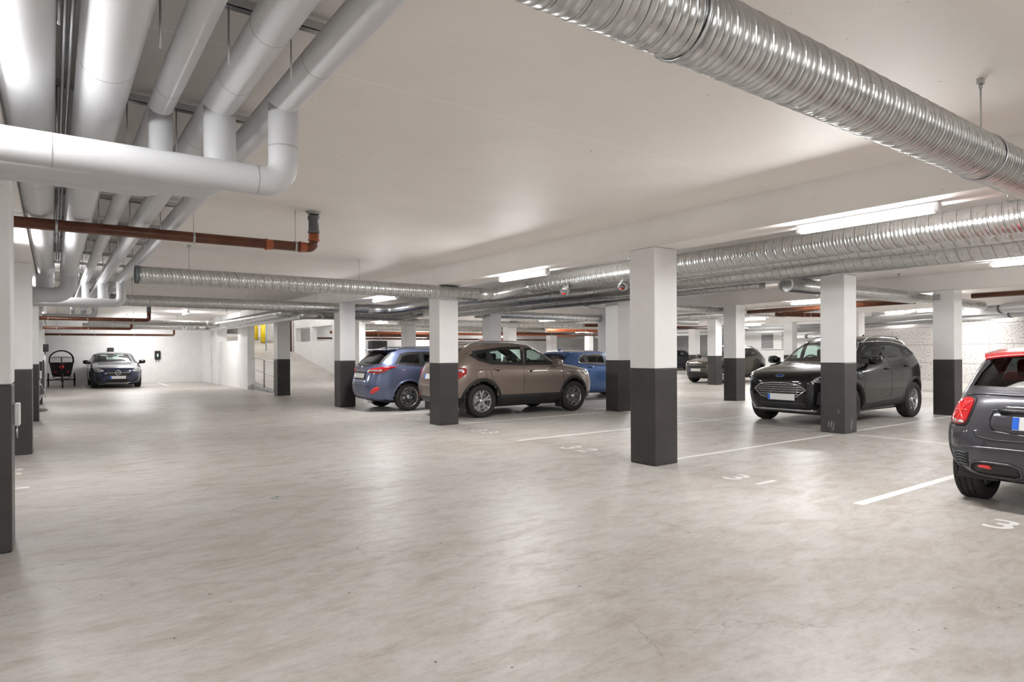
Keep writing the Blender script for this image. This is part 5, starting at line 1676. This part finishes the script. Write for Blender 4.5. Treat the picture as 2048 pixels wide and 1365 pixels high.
# ---- blue hatchback behind the second pillar pair ----------------------
p_blue = carpaint('denim_blue_paint', (0.045, 0.115, 0.30), .45)
blueh = dict(L=4.25, xs=.97, R=.34, rim=.22, tw=.22, track=1.58, axles=(.85, 3.45), paint=p_blue, belt=.96, wheel=S5, lip=.04,
  front=[(.9, .16), (.12, .20), (.02, .34), (0, .50), (.03, .66), (.12, .80), (.6, .90), (1.1, .97), (1.55, 1.16), (2.0, 1.33), (2.4, 1.385), (2.8, 1.395)],
  rear=[(3.2, .18), (4.08, .26), (4.22, .42), (4.25, .60), (4.20, .80), (4.14, .93), (4.06, 1.0), (3.96, 1.07), (3.78, 1.19), (3.60, 1.32), (3.3, 1.375), (2.9, 1.395)],
  w=[.70, .82, .88, .90, .905, .895, .87, .82, .73, .62, .45, .02],
  nf=[4.5, 4.2, 4.0, 4.0, 4.0, 4.2, 4.6, 4.6, 4.5, 4.5, 3.5, 2.2], nr=[4.5, 4.4, 4.3, 4.3, 4.4, 4.6, 4.8, 4.8, 4.2, 4.2, 4, 2.2], dz=[0, 0, 0, 0, 0, .02, .05, .02, 0, 0, .012, 0],
  windows=[[(1.4, .98), (2.25, 1.0), (2.2, 1.25), (2.0, 1.25), (1.7, 1.13)], [(2.34, 1.0), (3.0, 1.02), (3.04, 1.23), (2.85, 1.25), (2.30, 1.26)], [(3.08, 1.03), (3.32, 1.06), (3.24, 1.16), (3.10, 1.21)]],
  wglass=[M['dglass'], M['dglass'], M['dglass']],
  windscreen=[(-.62, 1.0), (.62, 1.0), (.5, 1.3), (-.5, 1.3)], rearwin=[(-.64, 1.06), (-.3, 1.02), (.3, 1.02), (.64, 1.06), (.52, 1.27), (-.52, 1.27)],
  seams=[[(1.3, .35), (1.3, .93)], [(2.3, .35), (2.3, .97)], [(3.1, .98), (3.06, .8)]], handles=[(2.15, .88), (2.95, .9)], mirror=(1.45, .86, 1.0))
def blue_x(car, root):
    q, n = car.cast((car.X(3.35), 0, 1.35), (0, 0, 1))
    bm = bmesh.new(); v = [bm.verts.new(q + Vector(p)) for p in ((-.10, -.02, -.01), (-.10, .02, -.01), (.08, .018, -.01), (.08, -.018, -.01), (.06, 0, .07))]
    for f_ in ((0, 1, 4), (1, 2, 4), (2, 3, 4), (3, 0, 4), (3, 2, 1, 0)):
        bm.faces.new([v[i] for i in f_])
    link('shark_fin_antenna', bm, p_blue, root)
    car.strip('window_chrome', [(1.35, .8, .96), (2.3, .8, .975), (3.30, .8, 1.03), (3.36, .8, 1.06), (3.26, .8, 1.19), (3.08, .8, 1.255), (2.3, .8, 1.29)], (0, 1, 0), M['chrome'], root, r=.007, off=.006, mirror=True)
    car.patch('tail_light', [(3.9, .8, .86), (4.1, .7, .90), (4.2, .45, .9), (4.2, .45, .8), (4.0, .8, .78)], (.8, .6, 0), M['red'], root, off=.01, mirror=True, smooth_n=1)
    car.patch('rear_spoiler', [(3.45, -.58, 1.35), (3.45, .58, 1.35), (3.68, .54, 1.33), (3.68, -.54, 1.33)], (0, 0, 1), p_blue, root, off=.022, skirt=.03)
    plate(car, root, (1, 0, 0), 4.2, .7)
build_car('car', blueh, 'blue hatchback with a shark fin aerial behind the bonnet of the brown crossover', (10.95 + 4.25 * .97 / 2, 14.05, 0), PI, blue_x)

# ---- olive crossover far right ----------------------------------------
p_olive = carpaint('olive_bronze_paint', (0.075, 0.068, 0.048), .6)
olive = dict(L=4.18, xs=1.0, R=.34, rim=.23, tw=.22, track=1.56, axles=(.85, 3.41), paint=p_olive, belt=1.06, wheel=S5, clad_z=.34, lip=.09,
  front=[(.9, .2), (.13, .24), (.03, .40), (0, .58), (.03, .76), (.12, .90), (.55, 1.0), (1.1, 1.08), (1.5, 1.30), (1.95, 1.48), (2.35, 1.55), (2.8, 1.57)],
  rear=[(3.2, .22), (4.02, .30), (4.15, .48), (4.18, .66), (4.16, .86), (4.10, 1.0), (3.98, 1.10), (3.86, 1.18), (3.66, 1.36), (3.44, 1.48), (3.2, 1.545), (2.9, 1.57)],
  w=[.70, .80, .865, .885, .885, .875, .86, .825, .74, .63, .46, .02],
  nf=[4.5, 4.2, 4.0, 4.0, 4.0, 4.2, 4.6, 4.6, 4.5, 4.5, 3.5, 2.2], nr=[4.5, 4.4, 4.3, 4.3, 4.4, 4.6, 4.8, 4.8, 4.2, 4.2, 4, 2.2], dz=[0, 0, 0, 0, 0, .02, .05, .02, 0, 0, .012, 0],
  windows=[[(1.4, 1.09), (2.2, 1.11), (2.15, 1.40), (1.95, 1.40), (1.7, 1.28)], [(2.3, 1.11), (3.1, 1.16), (3.0, 1.38), (2.26, 1.41)]],
  windscreen=[(-.64, 1.11), (.64, 1.11), (.5, 1.44), (-.5, 1.44)], rearwin=[(-.6, 1.18), (.6, 1.18), (.5, 1.42), (-.5, 1.42)],
  seams=[[(1.3, .35), (1.3, 1.02)], [(2.25, .35), (2.25, 1.07)]], handles=[(2.1, .95), (3.0, 1.02)], mirror=(1.48, .86, 1.12), rails=(1.9, 3.3, .52, 1.5))
def olive_x(car, root):
    car.patch('grille', [(0, -.48, .64), (0, .48, .64), (0, .40, .77), (0, -.40, .77)], (-1, 0, 0), M['blackpl'], root, off=.006)
    car.patch('lower_intake', [(0, -.55, .28), (0, .55, .28), (0, .45, .48), (0, -.45, .48)], (-1, 0, 0), M['blackpl'], root, off=.006)
    car.patch('headlight', [(.1, .52, .68), (.12, .50, .80), (.35, .76, .86), (.40, .82, .78), (.2, .76, .68)], (-.8, .6, .1), M['clear'], root, off=.008, mirror=True, smooth_n=1)
    plate(car, root, (-1, 0, 0), 0, .56)
    bm = bmesh.new(); lathe(bm, [(0, -.004), (.06, -.004), (.07, 0)], 24, 'X', car.cast((car.X(0), 0, .84), (-1, 0, 0), .006)[0]); link('badge', bm, M['chrome'], root)
    car.patch('tail_light', [(3.9, .8, .98), (4.1, .7, 1.02), (4.14, .5, 1.0), (4.15, .5, .92), (3.95, .8, .92)], (.8, .6, 0), M['red'], root, off=.01, mirror=True, smooth_n=1)
build_car('car', olive, 'olive bronze crossover behind two pillars left of the black one', (21.75 + 2.09, 17.12, 0), 0, olive_x)

# ---- distant dark car and the two noses at the left --------------------
p_dark = carpaint('midnight_paint', (0.02, 0.022, 0.035), .4)
dk = dict(navy); dk['paint'] = p_dark; dk['lipmat'] = p_dark
def dark_x(car, root):
    car.patch('grille', [(0, -.40, .40), (0, .40, .40), (0, .46, .62), (0, -.46, .62)], (-1, 0, 0), M['blackpl'], root, off=.006)
    car.patch('headlight', [(.12, .50, .64), (.2, .62, .60), (.4, .80, .70), (.36, .72, .78)], (-.85, .4, .2), M['clear'], root, off=.008, mirror=True, smooth_n=1)
    plate(car, root, (-1, 0, 0), 0, .46)
build_car('car', dk, 'very distant dark car half hidden by the nearest pillar', (34.6, 29.8, 0), 0, dark_x)
p_silver = carpaint('grey_metallic_paint', (0.15, 0.145, 0.145), .6)
gs = dict(brown); gs['paint'] = p_silver; gs['clad_z'] = 0; gs['xs'] = 1.0; gs['rails'] = None
def grey_x(car, root):
    car.patch('grille', [(0, -.40, .50), (0, .40, .50), (0, .46, .74), (0, -.46, .74)], (-1, 0, 0), M['blackpl'], root, off=.006)
    car.patch('headlight', [(.12, .52, .74), (.2, .56, .88), (.4, .80, .92), (.5, .85, .84), (.25, .78, .72)], (-.85, .5, .2), M['clear'], root, off=.008, mirror=True, smooth_n=1)
    car.patch('fog_trim', [(.1, .55, .30), (.2, .78, .30), (.2, .80, .44), (.1, .60, .42)], (-.85, .5, 0), M['chrome'], root, off=.008, mirror=True)
    plate(car, root, (-1, 0, 0), 0, .46)
build_car('car', gs, 'grey car whose nose shows between the second and third left pillars', (-.36 - 4.33 / 2, 14.35, 0), PI, grey_x)
dk2 = dict(dk)
build_car('car', dk2, 'black car nose peeking out beyond the grey car in the left row', (-.20 - 2.21, 19.0, 0), PI, dark_x)

# ------------------------------------------------------------------ cargo bike at the end wall
t = empty('cargo_bike', (.28, 31.9, 0), 'black three wheeled cargo bike with a hooped rain cover at the end wall', 'cargo bike')
bm = bmesh.new()
rows = []
for z, hx, hy in ((.42, .27, .28), (.50, .32, .32), (.95, .40, .40), (1.0, .41, .41)):
    rows.append([bm.verts.new((sx * hx, sy * hy + .15, z)) for sx, sy in ((-1, -1), (1, -1), (1, 1), (-1, 1))])
for a, b in zip(rows, rows[1:]):
    for i in range(4):
        bm.faces.new((a[i], a[(i + 1) % 4], b[(i + 1) % 4], b[i]))
bm.faces.new(rows[0]); 
bmesh.ops.recalc_face_normals(bm, faces=bm.faces)
link('cargo_box', bm, M['dark'], t)
for y in (-.22, .5):
    bm = bmesh.new()
    tube(bm, [(.40 * math.cos(a), y, 1.12 + .36 * math.sin(a)) if 0 < a < PI else (.40 * math.cos(a), y, 1.12) for a in [PI * i / 16 for i in range(17)]], .028, 10)
    tube(bm, [(.40, y, 1.12), (.40, y, .98)], .028, 10); tube(bm, [(-.40, y, 1.12), (-.40, y, .98)], .028, 10)
    link('hoop', bm, M['dark'], t)
bm = bmesh.new()
rr = [[bm.verts.new((.37 * math.cos(a), y, 1.14 + .32 * math.sin(a))) for a in [PI * .12 + PI * .76 * i / 12 for i in range(13)]] for y in (.0, .5)]
for i in range(12):
    bm.faces.new((rr[0][i], rr[0][i + 1], rr[1][i + 1], rr[1][i]))
link('rain_cover', bm, M['dark'], t)
link('cover_window', bx(-.35, .35, -.03, -.02, 1.0, 1.22), window_glass('plastic_window', (.8, .8, .8), .5), t)
bm = bmesh.new(); tube(bm, [(-.30, -.34, 1.20), (-.12, -.30, 1.22), (.12, -.30, 1.22), (.30, -.34, 1.20)], .014, 8); tube(bm, [(0, -.3, 1.22), (0, -.45, .72)], .02, 8); link('handlebar', bm, M['blackpl'], t)
for x, y, r, nm in ((-.44, .2, .26, 'wheel'), (.44, .2, .26, 'wheel'), (.02, -1.15, .26, 'wheel')):
    bm = bmesh.new(); tube(bm, [(0, r * math.cos(2 * PI * i / 28), r * math.sin(2 * PI * i / 28)) for i in range(29)], .026, 10)
    for i in range(8):
        a = PI * i / 8
        tube(bm, [(0, r * math.cos(a), r * math.sin(a)), (0, -r * math.cos(a), -r * math.sin(a))], .003, 4)
    tube(bm, [(-.05, 0, 0), (.05, 0, 0)], .03, 10)
    o = link(nm, bm, M['rubber'], t); o.location = (x, y, r + .026)
bm = bmesh.new(); tube(bm, [(0, -.2, .45), (0, -.75, .40), (.02, -1.15, .29)], .025, 10); tube(bm, [(0, -.75, .40), (0, -.9, .95)], .018, 8); tube(bm, [(-.44, .2, .29), (.44, .2, .29)], .02, 8)
tube(bm, [(-.30, -.1, .42), (-.2, -.2, .33), (0, -.3, .36)], .014, 8); tube(bm, [(.30, -.1, .42), (.2, -.2, .33), (0, -.3, .36)], .014, 8); link('frame', bm, M['blackpl'], t)
link('saddle', bx(-.08, .08, -1.04, -.78, .93, .99, .025), M['blackpl'], t)
bm = bmesh.new(); lathe(bm, [(0, -.012), (.085, -.012), (.09, 0)], 24, 'Y', (0, -.32, .82)); link('red_bag', bm, M['redfab'], t)
link('reflector', bx(-.26, -.17, -.215, -.20, .60, .64, .006), M['redfab'], t); link('reflector', bx(.17, .26, -.215, -.20, .60, .64, .006), M['redfab'], t)
# protective sheet hanging on the low wall is part of the wall; two folds of it
bpy.context.view_layer.update()
